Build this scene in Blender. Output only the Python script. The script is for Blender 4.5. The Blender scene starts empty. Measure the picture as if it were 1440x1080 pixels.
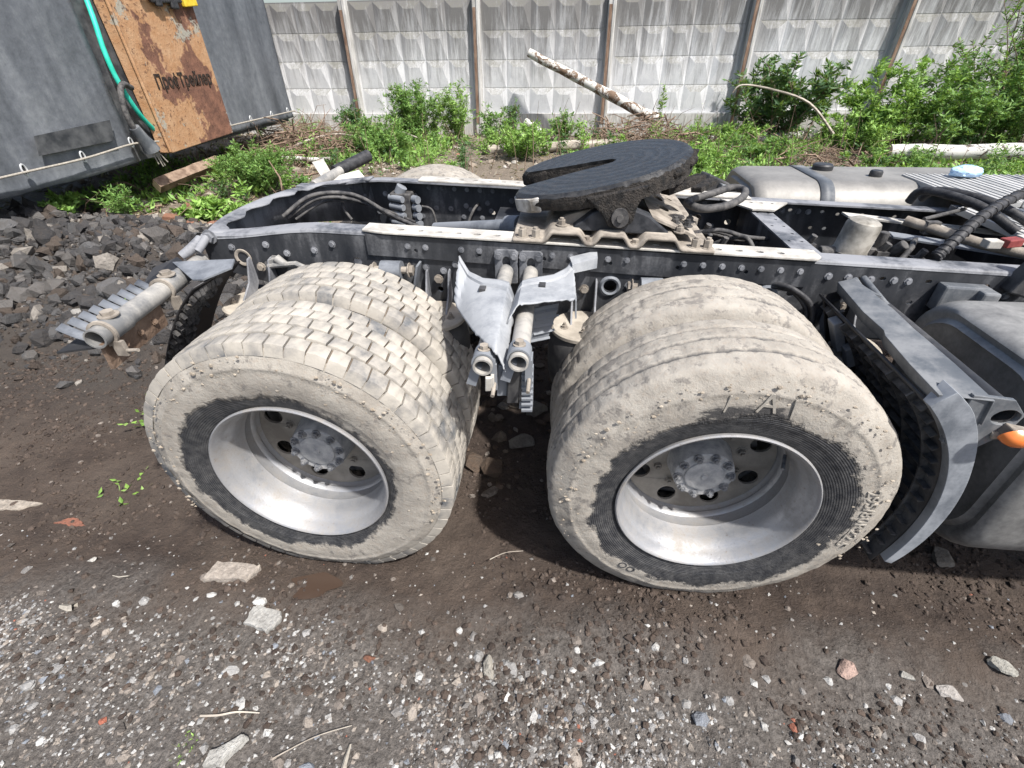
import bpy, bmesh, math, random
import numpy as np
from mathutils import Vector, Matrix, Euler
from mathutils.geometry import tessellate_polygon
random.seed(7); RNG = np.random.default_rng(11)
PI = math.pi
scene = bpy.context.scene
C = scene.collection

# ------------------------------------------------------------------ camera
YAW, PITCH, ROLL = -0.109, 0.6246, -0.0139
def cam_basis(a, b, c):
    fwd = Vector((math.sin(a), math.cos(a), 0)); right = Vector((math.cos(a), -math.sin(a), 0)); up = Vector((0, 0, 1))
    f2 = fwd*math.cos(b) - up*math.sin(b); u2 = up*math.cos(b) + fwd*math.sin(b)
    r3 = right*math.cos(c) + u2*math.sin(c); u3 = -right*math.sin(c) + u2*math.cos(c)
    return r3, u3, f2
cd = bpy.data.cameras.new('camera'); cam = bpy.data.objects.new('camera', cd); C.objects.link(cam)
r_, u_, f_ = cam_basis(YAW, PITCH, ROLL)
M = Matrix((r_, u_, -f_)).transposed().to_4x4(); M.translation = Vector((-0.5211, -2.1923, 1.6854))
cam.matrix_world = M
cd.sensor_width = 36; cd.lens = 36*657.26/1440; cd.clip_start = 0.02; cd.clip_end = 400
scene.camera = cam

# ------------------------------------------------------------------ sky, sun, exposure
SUN = Vector((0.42, -0.36, 0.83)).normalized()
el = math.asin(SUN.z); az = math.atan2(SUN.x, SUN.y)
w = bpy.data.worlds.new('World'); scene.world = w; w.use_nodes = True
nt = w.node_tree; bg = nt.nodes['Background']
sky = nt.nodes.new('ShaderNodeTexSky'); sky.sky_type = 'NISHITA'; sky.sun_disc = False
sky.sun_elevation = el; sky.sun_rotation = az; sky.air_density = 1.0; sky.dust_density = 3.0
nt.links.new(sky.outputs[0], bg.inputs[0]); bg.inputs[1].default_value = 0.11
sl = bpy.data.lights.new('sun', 'SUN'); sl.energy = 4.2; sl.angle = math.radians(2.0); sl.color = (1, .97, .93)
so = bpy.data.objects.new('sun', sl); C.objects.link(so); so.rotation_euler = SUN.to_track_quat('Z', 'Y').to_euler()
scene.view_settings.view_transform = 'Standard'; scene.view_settings.look = 'None'
scene.view_settings.gamma = 1; scene.view_settings.use_curve_mapping = False
scene.view_settings.exposure = 0.85

# ------------------------------------------------------------------ noise
def _h(i, j, k):
    n = (i.astype(np.int64)*374761393 + j.astype(np.int64)*668265263 + k.astype(np.int64)*1274126177) & 0xffffffff
    n = ((n ^ (n >> 13))*1274126177) & 0xffffffff
    return ((n ^ (n >> 16)) & 0xffff)/65535.0
def vn(x, y, z=None):
    x = np.asarray(x, float); y = np.asarray(y, float)
    z = np.zeros_like(x) if z is None else np.asarray(z, float)+np.zeros_like(x)
    i, j, k = np.floor(x), np.floor(y), np.floor(z); fx, fy, fz = x-i, y-j, z-k
    s = lambda t: t*t*(3-2*t); fx, fy, fz = s(fx), s(fy), s(fz); o = 0
    for a in (0, 1):
        for b in (0, 1):
            for c in (0, 1):
                o = o + _h(i+a, j+b, k+c)*(fx if a else 1-fx)*(fy if b else 1-fy)*(fz if c else 1-fz)
    return o*2-1
def fbm(x, y, z=None, n=4):
    o = 0; a = .5; f = 1.
    for q in range(n):
        o = o + a*vn(np.asarray(x)*f+q*17.3, np.asarray(y)*f-q*9.1, None if z is None else np.asarray(z)*f+q*5.7); a *= .5; f *= 2.03
    return o
def sst(t): t = np.clip(t, 0, 1); return t*t*(3-2*t)

# ------------------------------------------------------------------ materials
MATS = {}
class NT:
    def __init__(s, name):
        s.m = bpy.data.materials.new(name); s.m.use_nodes = True; s.t = s.m.node_tree
        s.b = s.t.nodes['Principled BSDF']; s.n = s.t.nodes; s.l = s.t.links; MATS[name] = s.m
        g = s.n.new('ShaderNodeNewGeometry'); s.pos = g.outputs['Position']; s.nor = g.outputs['Normal']
        tc = s.n.new('ShaderNodeTexCoord'); s.obj = tc.outputs['Object']
    def noise(s, scale, detail=4, rough=.6, vec=None, stretch=None, out='Fac', dist=0):
        n = s.n.new('ShaderNodeTexNoise'); n.inputs['Scale'].default_value = scale; n.inputs['Detail'].default_value = detail
        n.inputs['Roughness'].default_value = rough; n.inputs['Distortion'].default_value = dist
        v = vec or s.pos
        if stretch:
            mp = s.n.new('ShaderNodeMapping'); mp.inputs['Scale'].default_value = stretch; s.l.new(v, mp.inputs[0]); v = mp.outputs[0]
        s.l.new(v, n.inputs['Vector']); return n.outputs[out]
    def vor(s, scale, feature='F1', vec=None, out='Distance'):
        n = s.n.new('ShaderNodeTexVoronoi'); n.feature = feature; n.inputs['Scale'].default_value = scale
        s.l.new(vec or s.pos, n.inputs['Vector']); return n.outputs[out]
    def ramp(s, fac, stops):
        r = s.n.new('ShaderNodeValToRGB'); e = r.color_ramp.elements
        while len(e) < len(stops): e.new(.5)
        for q, (p, c) in enumerate(stops):
            e[q].position = p; e[q].color = (c, c, c, 1) if isinstance(c, (int, float)) else (*c, 1)
        s.l.new(fac, r.inputs[0]); return r.outputs[0]
    def mix(s, fac, a, b, mode='MIX'):
        n = s.n.new('ShaderNodeMix'); n.data_type = 'RGBA'; n.blend_type = mode
        for sock, v in ((n.inputs[0], fac), (n.inputs[6], a), (n.inputs[7], b)):
            if isinstance(v, (int, float)): sock.default_value = v
            elif isinstance(v, tuple): sock.default_value = (*v, 1)
            else: s.l.new(v, sock)
        return n.outputs[2]
    def math(s, op, a, b=0., c=None):
        n = s.n.new('ShaderNodeMath'); n.operation = op
        for sock, v in zip(n.inputs, (a, b, c)):
            if v is None: continue
            if isinstance(v, (int, float)): sock.default_value = v
            else: s.l.new(v, sock)
        return n.outputs[0]
    def sep(s, v):
        n = s.n.new('ShaderNodeSeparateXYZ'); s.l.new(v, n.inputs[0]); return n.outputs
    def attr(s, name='Col'):
        n = s.n.new('ShaderNodeVertexColor'); n.layer_name = name; return n.outputs[0]
    def rand(s):
        n = s.n.new('ShaderNodeObjectInfo'); return n.outputs['Random']
    def bump(s, h, strength=.3, dist=.01):
        n = s.n.new('ShaderNodeBump'); n.inputs['Strength'].default_value = strength; n.inputs['Distance'].default_value = dist
        s.l.new(h, n.inputs['Height']); s.l.new(n.outputs[0], s.b.inputs['Normal'])
    def out(s, col, rough=.8, metal=0., spec=.3):
        for k, v in (('Base Color', col), ('Roughness', rough), ('Metallic', metal)):
            if isinstance(v, tuple): s.b.inputs[k].default_value = (*v, 1)
            elif isinstance(v, (int, float)): s.b.inputs[k].default_value = v
            else: s.l.new(v, s.b.inputs[k])
        s.b.inputs['Specular IOR Level'].default_value = spec
        return s.m

def simple(name, c0, c1, scale=20, rough=.8, metal=0., bump=.2, bd=.004, spec=.3, stretch=None, lo=.35, hi=.65):
    t = NT(name); n = t.noise(scale, 5, stretch=stretch); t.bump(t.noise(scale*4, 4), bump, bd)
    return t.out(t.ramp(n, [(lo, c0), (hi, c1)]), rough, metal, spec)

MUD = (.345, .32, .28); MUD2 = (.25, .228, .197)
def mat_tyre(name, bare_in, bare_w, ox, oz, cover, tread):
    t = NT(name); x, y, z = t.sep(t.obj)
    dx = t.math('SUBTRACT', x, ox); dz = t.math('SUBTRACT', z, oz)
    r = t.math('SQRT', t.math('ADD', t.math('MULTIPLY', dx, dx), t.math('MULTIPLY', dz, dz)))
    n1 = t.noise(6, 5, .65); n2 = t.noise(38, 5, .65, stretch=(1, 1, .7)); n3 = t.noise(11, 3)
    rr = t.math('ADD', r, t.math('ADD', t.math('MULTIPLY_ADD', n1, .13, -.065), t.math('MULTIPLY_ADD', n2, .055, -.0275)))
    k = t.ramp(t.math('MULTIPLY_ADD', rr, 1/.06, -bare_in/.06), [(0.33, 0), (.60, 1)])
    # thin patches where the mud wore off
    patch = t.ramp(t.noise(24, 6, .7), [(cover, 1), (cover+.07, 0)])
    mud = t.mix(t.ramp(n3, [(.3, 0), (.7, 1)]), MUD2, MUD)
    mud = t.mix(t.ramp(t.noise(70, 4, .7), [(.52, 0), (.75, .55)]), mud, (.25, .20, .155))
    rub = t.mix(t.ramp(t.noise(30, 5, .7), [(.4, 0), (.75, .7)]), (.03, .031, .034), (.11, .108, .105))
    if name == 'tyre_mud_front':      # mud scuffed off over the lettering at the top
        sc = t.noise(1., 5, .75, vec=t.obj, stretch=(16, 3, 45)); w0 = t.ramp(t.math('MULTIPLY_ADD', t.math('ABSOLUTE', t.math('ADD', x, .02)), -5., 1.), [(.05, 0), (.5, 1)])
        w1 = t.ramp(t.math('MULTIPLY_ADD', r, -14., 6.78), [(.1, 0), (.9, 1)]); w1 = t.math('MULTIPLY', w1, t.math('GREATER_THAN', z, .2))
        sf = t.ramp(t.math('MULTIPLY', t.math('MULTIPLY', w0, w1), t.math('MULTIPLY_ADD', sc, 1.6, .0)), [(.56, 0), (.72, .92)])
        mud = t.mix(sf, mud, (.04, .04, .042))
    wear = t.mix(patch, mud, (.185, .17, .152))
    col = t.mix(k, rub, wear)
    ay = t.math('ABSOLUTE', y)
    if tread == 'block':      # darker brown tone in the gaps between the blocks
        inb = t.math('MULTIPLY', t.math('LESS_THAN', ay, .131), t.math('GREATER_THAN', r, .47))
        col = t.mix(inb, col, t.mix(n1, (.07, .055, .042), (.20, .165, .13)))
    else:                     # dark lines along the grooves, broken up by noise
        for gy in (0., .062):
            d = t.math('ABSOLUTE', t.math('SUBTRACT', ay, t.math('MULTIPLY_ADD', n2, .010, gy-.005)))
            ln = t.math('MULTIPLY', t.ramp(t.math('MULTIPLY', d, 60.), [(.12, 1), (.42, 0)]), t.ramp(n1, [(.42, 0), (.55, .85)]))
            col = t.mix(t.math('MULTIPLY', ln, t.math('GREATER_THAN', r, .5)), col, (.06, .06, .062))
    b = t.math('ADD', t.math('MULTIPLY', k, .9), t.math('ADD', t.math('MULTIPLY', t.noise(45, 6, .7), .7), t.math('MULTIPLY', t.noise(160, 3), .3)))
    b = t.math('ADD', b, t.math('MULTIPLY', t.math('SINE', t.math('MULTIPLY', r, 950.)), t.math('MULTIPLY_ADD', k, -.12, .12)))
    t.bump(b, .75, .006)
    return t.out(col, t.math('MULTIPLY_ADD', k, .38, .52), 0, .25)
mat_tyre('tyre_mud_front', .368, .05, .012, -.02, .385, 'rib')
mat_tyre('tyre_mud_rear', .335, .05, -.036, -.014, .36, 'block')
mat_tyre('tyre_mud_inner', .30, .05, 0, 0, .40, 'rib'); mat_tyre('tyre_mud_inner_block', .30, .05, 0, 0, .40, 'block')
def mat_block():
    t = NT('tread_block_rubber'); rnd = t.rand(); n = t.noise(16, 5, .65); n2 = t.noise(5, 3)
    f = t.math('ADD', t.math('MULTIPLY', rnd, .12), t.math('ADD', t.math('MULTIPLY', n, .55), t.math('MULTIPLY', n2, .60)))
    col = t.ramp(f, [(.44, (.10, .105, .11)), (.54, (.22, .208, .19)), (.66, (.33, .305, .265)), (.85, (.39, .36, .315))])
    t.bump(t.noise(120, 4), .4, .003); t.out(col, .85)
mat_block()
simple('mud_clod', (.23, .19, .145), (.38, .335, .275), 40, .95, bump=.6)
simple('groove_mud', (.13, .10, .075), (.33, .28, .215), 14, .95, bump=.5)
def mat_rim():
    t = NT('rim_steel'); n = t.noise(6, 6, .68); n2 = t.noise(45, 5, .75); x, y, z = t.sep(t.obj)
    f = t.math('ADD', t.math('MULTIPLY', n, .65), t.math('MULTIPLY', n2, .35))
    dust = t.ramp(f, [(.40, .10), (.52, .45), (.64, .95)])
    col = t.mix(dust, (.34, .35, .37), (.26, .24, .215))
    col = t.mix(t.ramp(t.noise(70, 5, .8), [(.60, 0), (.68, .7)]), col, (.20, .165, .13))
    t.bump(t.math('ADD', n2, t.noise(150, 3)), .2, .003)
    t.out(col, t.math('MULTIPLY_ADD', dust, .35, .36), t.math('MULTIPLY_ADD', dust, -.5, .6), .4)
mat_rim()
def mat_disc():
    t = NT('disc_dusty'); n = t.noise(9, 5, .65); t.bump(t.noise(90, 4), .3, .003)
    t.out(t.ramp(n, [(.35, (.15, .135, .115)), (.65, (.255, .235, .205))]), .75, .1, .3)
mat_disc()
simple('hub_dusty', (.24, .245, .25), (.40, .395, .385), 30, .8, bump=.5, bd=.004)
simple('hub_nut_steel', (.12, .13, .15), (.28, .28, .28), 60, .55, .4)
simple('drum_rust', (.09, .08, .07), (.17, .15, .13), 20, .9)
def mat_black(name, amount, streak, base=(.018, .019, .022), d=(.30, .285, .26), top=.62):
    t = NT(name)
    n = t.noise(3.2, 4, .55, stretch=streak); n2 = t.noise(26, 5, .6, stretch=(1, 1, .35)); n4 = t.noise(110, 3, .6)
    f = t.math('ADD', t.math('MULTIPLY', n, .62), t.math('ADD', t.math('MULTIPLY', n2, .26), t.math('MULTIPLY', n4, .12)))
    dust = t.ramp(f, [(amount-.12, .04), (amount+.0, .22*top), (amount+.14, top)])
    t.bump(n4, .18, .002)
    t.out(t.mix(dust, base, d), t.math('MULTIPLY_ADD', dust, .35, .45), 0, .4)
mat_black('rail_black', .53, (3, 3, .8), (.010, .012, .016), (.23, .232, .24), .60)
mat_black('rail_blue_dust', .40, (2, 2, .8), (.022, .026, .034), (.27, .275, .29), .75)
mat_black('bracket_grey', .36, (1, 1, 1), (.055, .062, .075), (.26, .275, .295))
mat_black('tube_worn', .42, (1, 1, 1), (.10, .105, .11), (.48, .45, .40))
mat_black('plastic_black', .50, (1, 1, 1), (.012, .013, .016), (.13, .125, .12), .6)
mat_black('sheet_grey', .42, (1, 1, 1), (.14, .15, .165), (.34, .35, .36), .8)
mat_black('plastic_grey', .45, (2, 2, 2), (.055, .063, .073), (.19, .195, .20), .8)
mat_black('rubber_flap', .62, (1, 1, 1), (.013, .013, .015), (.2, .18, .16))
simple('strip_dusty', (.28, .265, .24), (.52, .50, .455), 12, .85, bump=.25)
simple('mount_dusty', (.15, .13, .11), (.32, .285, .24), 16, .9, bump=.4)
simple('brown_mud', (.10, .065, .045), (.20, .14, .10), 12, .95, bump=.7, bd=.008)
simple('steel_grey', (.28, .28, .28), (.5, .48, .44), 30, .6, .3)
simple('airspring_plate', (.27, .24, .20), (.42, .38, .32), 14, .85, bump=.4)
simple('bellows_rubber', (.02, .02, .022), (.07, .068, .065), 10, .8)
def mat_grease():
    t = NT('grease_black'); n = t.noise(12, 6, .7, dist=1.5); n2 = t.noise(55, 5, .75)
    x, y, z = t.sep(t.obj)
    r = t.math('SQRT', t.math('ADD', t.math('MULTIPLY', x, x), t.math('MULTIPLY', y, y)))
    rings = t.math('SINE', t.math('MULTIPLY_ADD', n, 14., t.math('MULTIPLY', r, 110.)))
    col = t.ramp(t.math('ADD', t.math('MULTIPLY', n2, .7), t.math('MULTIPLY', rings, .13)), [(.36, (.016, .016, .016)), (.56, (.042, .041, .040)), (.72, (.15, .148, .143))])
    t.bump(t.math('ADD', t.math('MULTIPLY', rings, .15), t.math('ADD', t.math('MULTIPLY', n, 1.), t.math('MULTIPLY', n2, .25))), .5, .006)
    t.out(col, t.ramp(n2, [(.35, .32), (.7, .6)]), 0, .45)
mat_grease()
simple('grease_grit', (.010, .010, .010), (.05, .043, .037), 35, .8, bump=1., bd=.012)
simple('horn_worn', (.20, .18, .15), (.62, .60, .56), 14, .8, bump=.3)
def mat_tank(name, a, b):
    t = NT(name); n = t.noise(5, 5, .6, stretch=(1, 1, .5)); n2 = t.noise(50, 4, .7)
    f = t.math('ADD', t.math('MULTIPLY', n, .75), t.math('MULTIPLY', n2, .25)); t.bump(n2, .15, .003)
    t.out(t.ramp(f, [(.35, a), (.65, b)]), .55, .25, .4)
mat_tank('tank_metal', (.10, .10, .098), (.33, .325, .31))
mat_tank('tank_far_metal', (.15, .145, .135), (.27, .26, .24))
simple('can_paint', (.13, .12, .10), (.36, .34, .30), 14, .6, .2)
simple('hose_black', (.015, .015, .017), (.05, .05, .052), 40, .55)
simple('cable_dusty', (.028, .028, .03), (.11, .105, .10), 30, .7)
simple('aluminium_slat', (.34, .34, .33), (.52, .51, .49), 10, .6, .2, stretch=(1, .2, 1))
def mat_lamp():
    t = NT('amber_lens'); t.bump(t.noise(120, 2), .15, .002); t.out(t.ramp(t.noise(12), [(.3, (.72, .17, .03)), (.7, (.85, .27, .07))]), .25, 0, .5)
    t.b.inputs['Transmission Weight'].default_value = .15
mat_lamp()
# trailer
def mat_tarp():
    t = NT('tarp_grey'); n = t.noise(1.6, 5, .6, stretch=(1, 1.4, .35)); n2 = t.noise(14, 5, .7)
    f = t.math('ADD', t.math('MULTIPLY', n, .7), t.math('MULTIPLY', n2, .3))
    t.bump(t.math('ADD', n, t.math('MULTIPLY', n2, .2)), .4, .05)
    t.out(t.ramp(f, [(.36, (.055, .06, .068)), (.52, (.11, .118, .13)), (.68, (.19, .20, .21))]), .5, 0, .4)
mat_tarp()
simple('tarp_black', (.03, .032, .036), (.09, .092, .095), 8, .5)
def mat_rustpost():
    t = NT('rusty_paint'); n = t.noise(1.3, 9, .62); n2 = t.noise(24, 5, .7); n3 = t.noise(3.2, 8, .7); n4 = t.noise(8, 6, .7)
    orange = t.mix(t.ramp(n4, [(.35, 0), (.7, 1)]), (.33, .175, .085), (.42, .265, .155))
    rust = t.mix(t.ramp(n4, [(.35, 0), (.65, 1)]), (.10, .05, .035), (.215, .105, .068))
    col = t.mix(t.ramp(n, [(.475, 0), (.495, 1)]), rust, orange)
    col = t.mix(t.ramp(n3, [(.60, 0), (.62, .9)]), col, (.30, .29, .245))
    col = t.mix(t.ramp(t.math('ADD', t.math('MULTIPLY', n2, .7), t.math('MULTIPLY', n3, .3)), [(.56, 0), (.61, .85)]), col, (.085, .042, .028))
    t.bump(t.math('ADD', n, n2), .6, .012); t.out(col, .85)
mat_rustpost()
simple('letter_black', (.012, .012, .012), (.05, .03, .02), 30, .7)
simple('hose_green', (.02, .42, .30), (.05, .55, .42), 10, .45)
simple('rope_grey', (.22, .20, .17), (.36, .33, .28), 60, .9)
simple('eyelet_metal', (.6, .62, .63), (.78, .79, .8), 30, .4, .5)
simple('strap_yellow', (.55, .38, .02), (.7, .5, .05), 20, .7)
# fence
def mat_fence(name, dark):
    t = NT(name); x, y, z = t.sep(t.obj)
    st = t.noise(1.0, 6, .75, stretch=(17, 17, .55), dist=.3); st2 = t.noise(1., 5, .65, stretch=(4.5, 4.5, .5)); n = t.noise(3.5, 6, .7); n3 = t.noise(40, 4, .7)
    base = t.mix(t.ramp(n, [(.3, 0), (.7, 1)]), (.50, .505, .515), (.64, .64, .64))
    hgt = t.ramp(t.math('MULTIPLY', z, .476), [(.35, 0), (1., .30)])
    f = t.math('ADD', t.math('MULTIPLY', st, .55), t.math('ADD', t.math('MULTIPLY', st2, .40), hgt))
    col = t.mix(t.ramp(f, [(.50, 0), (.60, .45), (.74, .92)]), base, (.135, .13, .125))
    if dark: col = t.mix(t.ramp(t.math('ADD', t.math('MULTIPLY', n, .6), t.math('MULTIPLY', n3, .5)), [(.42, 0), (.66, .75)]), col, (.17, .165, .135))
    t.bump(n3, .35, .01); t.out(col, .92)
mat_fence('fence_concrete', False); mat_fence('fence_mould', True)
simple('post_concrete', (.30, .29, .27), (.52, .51, .49), 6, .92, bump=.4, stretch=(4, 4, .6))
simple('post_rust_streak', (.13, .075, .05), (.27, .19, .14), 12, .95, stretch=(3, 3, .5))
# ground things
def mat_ground():
    t = NT('mud_ground'); x, y, z = t.sep(t.pos)
    n = t.noise(1.4, 6, .65); n2 = t.noise(9, 6, .7); n3 = t.noise(60, 5, .75)
    mud = t.mix(t.ramp(n2, [(.3, 0), (.7, 1)]), (.026, .018, .0145), (.075, .055, .043))
    mud = t.mix(t.ramp(n, [(.40, 0), (.66, .75)]), mud, (.115, .09, .072))
    grit = t.mix(t.ramp(n3, [(.35, 0), (.65, 1)]), (.058, .051, .045), (.175, .158, .142))
    yy = t.math('ADD', y, t.math('MULTIPLY_ADD', n, .9, -.45)); 
    near = t.ramp(t.math('MULTIPLY_ADD', yy, -2.2, -2.75), [(0, 0), (.6, 1)])
    col = t.mix(near, mud, grit)
    xx = t.math('ADD', x, t.math('MULTIPLY_ADD', n, 1.2, -.6))
    sand = t.mix(n2, (.10, .078, .058), (.25, .21, .165))
    far = t.ramp(t.math('MULTIPLY_ADD', yy, .6, -1.0), [(0, 0), (.7, 1)])
    col = t.mix(far, col, sand)
    heap = t.math('MULTIPLY', t.ramp(t.math('MULTIPLY_ADD', xx, -.8, -1.7), [(0, 0), (.6, 1)]), t.ramp(t.math('MULTIPLY_ADD', yy, -.8, 2.1), [(0, 0), (.35, 1)]))
    heap = t.math('MULTIPLY', heap, t.ramp(t.math('MULTIPLY_ADD', yy, 1., .6), [(0, 0), (.6, 1)]))
    col = t.mix(heap, col, t.mix(n2, (.03, .026, .023), (.085, .072, .062)))
    wet = t.ramp(t.math('ADD', t.math('MULTIPLY', n, .8), t.math('MULTIPLY', n2, .25)), [(.40, 1), (.54, 0)])
    t.bump(t.math('ADD', t.math('MULTIPLY', n2, .5), t.math('ADD', t.math('MULTIPLY', t.noise(28, 6, .75), .6), t.math('MULTIPLY', n3, .35))), 1.0, .035)
    t.out(col, t.math('MULTIPLY_ADD', wet, -.33, .93), 0, .3)
mat_ground()
def mat_col(name, rough=.9, bump=.4, bs=60):
    t = NT(name); n = t.noise(bs, 5, .7); n2 = t.noise(14, 6, .7); t.bump(t.math('ADD', t.math('MULTIPLY', n2, 1.2), t.math('MULTIPLY', n, .5)), .9, .02)
    t.out(t.mix(t.ramp(t.math('ADD', t.math('MULTIPLY', n, .5), t.math('MULTIPLY', n2, .5)), [(.35, .6), (.6, 0)]), t.attr(), (.07, .06, .052)), rough, 0, .25)
mat_col('stone_mixed'); 
def mat_leaf():
    t = NT('leaf'); c = t.attr(); t.out(c, .55, 0, .35)
    tr = t.n.new('ShaderNodeBsdfTranslucent'); t.l.new(t.mix(.5, c, (.35, .5, .06), 'MIX'), tr.inputs[0])
    ms = t.n.new('ShaderNodeMixShader'); ms.inputs[0].default_value = .3
    t.l.new(t.b.outputs[0], ms.inputs[1]); t.l.new(tr.outputs[0], ms.inputs[2]); t.l.new(ms.outputs[0], t.n['Material Output'].inputs[0])
mat_leaf()
simple('stem_green', (.06, .08, .03), (.14, .13, .06), 30)
simple('twig_brown', (.10, .065, .045), (.26, .19, .14), 12, .9)
def mat_birch():
    t = NT('birch_bark'); n = t.noise(7, 6, .7, dist=.8); n2 = t.noise(1, 4, .7, vec=t.obj, stretch=(6, 6, 40))
    col = t.mix(t.ramp(n, [(.54, 0), (.58, 1)]), (.50, .49, .46), (.09, .07, .055))
    col = t.mix(t.ramp(n2, [(.60, 0), (.66, .9)]), col, (.04, .035, .03)); t.bump(n, .5, .01); t.out(col, .8)
mat_birch()
def mat_peel():
    t = NT('birch_peeling'); n = t.noise(6, 7, .75, dist=.8); n2 = t.noise(22, 5, .7)
    t.bump(n, .7, .015); t.out(t.mix(t.ramp(n, [(.49, 0), (.53, 1)]), t.mix(n2, (.42, .41, .38), (.58, .57, .53)), t.mix(n2, (.06, .042, .032), (.22, .145, .095))), .85)
mat_peel()
simple('wood_grey', (.20, .17, .14), (.42, .38, .32), 4, .9, stretch=(.3, 6, 6))
simple('wood_cut', (.45, .34, .22), (.6, .48, .33), 20, .9)
simple('bag_blue', (.22, .38, .58), (.45, .60, .78), 14, .45)
def mat_puddle():
    t = NT('puddle_water'); t.bump(t.noise(30, 2), .02, .002); t.out((.05, .033, .024), .16, 0, .4)
mat_puddle()

# ------------------------------------------------------------------ mesh builder
class MB:
    def __init__(s, tf=None): s.v = []; s.f = []; s.m = []; s.tf = tf; s.mi = 0
    def add(s, vs, fs):
        o = len(s.v); s.v += [tuple(p) for p in vs]; s.f += [tuple(i+o for i in f) for f in fs]; s.m += [s.mi]*len(fs); return s
    def box(s, c, d, rot=None, taper=1.):
        x, y, z = d[0]/2, d[1]/2, d[2]/2; k = taper
        vs = [Vector(p) for p in ((-x, -y, -z), (x, -y, -z), (x, y, -z), (-x, y, -z), (-x*k, -y*k, z), (x*k, -y*k, z), (x*k, y*k, z), (-x*k, y*k, z))]
        if rot is not None:
            R = Euler(rot).to_matrix() if not isinstance(rot, Matrix) else rot
            vs = [R @ p for p in vs]
        vs = [p+Vector(c) for p in vs]
        return s.add(vs, [(0, 3, 2, 1), (4, 5, 6, 7), (0, 1, 5, 4), (1, 2, 6, 5), (2, 3, 7, 6), (3, 0, 4, 7)])
    def tube(s, pts, r, n=10, caps=True):
        pts = [Vector(p) for p in pts]; rs = r if isinstance(r, (list, tuple)) else [r]*len(pts)
        t0 = (pts[1]-pts[0]).normalized(); a = Vector((0, 0, 1)) if abs(t0.z) < .9 else Vector((1, 0, 0))
        nrm = t0.cross(a).normalized(); vs = []
        for i, p in enumerate(pts):
            t = (pts[min(i+1, len(pts)-1)]-pts[max(i-1, 0)]).normalized()
            nrm = (nrm-t*nrm.dot(t)).normalized(); b = t.cross(nrm)
            for q in range(n):
                an = 2*PI*q/n; vs.append(p+(nrm*math.cos(an)+b*math.sin(an))*rs[i])
        fs = []
        for i in range(len(pts)-1):
            for q in range(n):
                fs.append((i*n+q, i*n+(q+1) % n, (i+1)*n+(q+1) % n, (i+1)*n+q))
        if caps: fs.append(tuple(range(n-1, -1, -1))); fs.append(tuple((len(pts)-1)*n+q for q in range(n)))
        return s.add(vs, fs)
    def pipe(s, p0, p1, ro, ri, n=20):      # open tube with wall thickness
        p0, p1 = Vector(p0), Vector(p1); t = (p1-p0).normalized(); a = Vector((0, 0, 1)) if abs(t.z) < .9 else Vector((1, 0, 0))
        u = t.cross(a).normalized(); b = t.cross(u); vs = []
        for p, r in ((p0, ri), (p0, ro), (p1, ro), (p1, ri)):
            for q in range(n): an = 2*PI*q/n; vs.append(p+(u*math.cos(an)+b*math.sin(an))*r)
        fs = [(i*n+q, i*n+(q+1) % n, ((i+1) % 4)*n+(q+1) % n, ((i+1) % 4)*n+q) for i in range(4) for q in range(n)]
        return s.add(vs, fs)
    def lathe(s, prof, n=48, c=(0, 0, 0)):   # profile of (r, y) round the Y axis
        vs = [(c[0]+r*math.sin(2*PI*q/n), c[1]+y, c[2]+r*math.cos(2*PI*q/n)) for r, y in prof for q in range(n)]
        fs = [(i*n+q, i*n+(q+1) % n, (i+1)*n+(q+1) % n, (i+1)*n+q) for i in range(len(prof)-1) for q in range(n)]
        return s.add(vs, fs)
    def lathe_z(s, prof, n=24, c=(0, 0, 0)):
        vs = [(c[0]+r*math.cos(2*PI*q/n), c[1]+r*math.sin(2*PI*q/n), c[2]+z) for r, z in prof for q in range(n)]
        fs = [(i*n+q, i*n+(q+1) % n, (i+1)*n+(q+1) % n, (i+1)*n+q) for i in range(len(prof)-1) for q in range(n)]
        return s.add(vs, fs)
    def plate(s, outer, holes, fn0, fn1):    # 2D outline with holes, fn maps 2D -> 3D on either side
        loops = [outer]+list(holes); flat = [p for l in loops for p in l]
        tris = tessellate_polygon([[Vector((p[0], p[1], 0)) for p in l] for l in loops]); n = len(flat)
        vs = [fn0(*p) for p in flat]+[fn1(*p) for p in flat]; fs = [tuple(t) for t in tris]+[tuple(i+n for i in reversed(t)) for t in tris]
        o = 0
        for l in loops:
            m = len(l)
            for q in range(m): fs.append((o+q, o+(q+1) % m, n+o+(q+1) % m, n+o+q))
            o += m
        return s.add(vs, fs)
    def hexbolt(s, p, axis, r=.011, h=.012, stud=.0):
        p = Vector(p); a = Vector(axis).normalized()
        s.tube([p-a*.002, p+a*.002], r*1.45, 10); s.tube([p, p+a*h], r, 6)
        if stud: s.tube([p, p+a*(h+stud)], r*.55, 8)
        return s
    def build(s, name, mats, parent=None, smooth=None, bevel=0, solid=0, loc=None):
        me = bpy.data.meshes.new(name); vs = s.v
        if s.tf: vs = [s.tf(p) for p in vs]
        me.from_pydata(vs, [], s.f); 
        if not isinstance(mats, (list, tuple)): mats = [mats]
        for m in mats: me.materials.append(MATS[m])
        if len(mats) > 1: me.polygons.foreach_set('material_index', s.m)
        bm = bmesh.new(); bm.from_mesh(me); bmesh.ops.recalc_face_normals(bm, faces=bm.faces); bm.to_mesh(me); bm.free()
        if smooth is not None:
            me.polygons.foreach_set('use_smooth', [True]*len(me.polygons)); me.set_sharp_from_angle(angle=math.radians(smooth))
        return link(name, me, parent, bevel, solid, loc)
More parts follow.
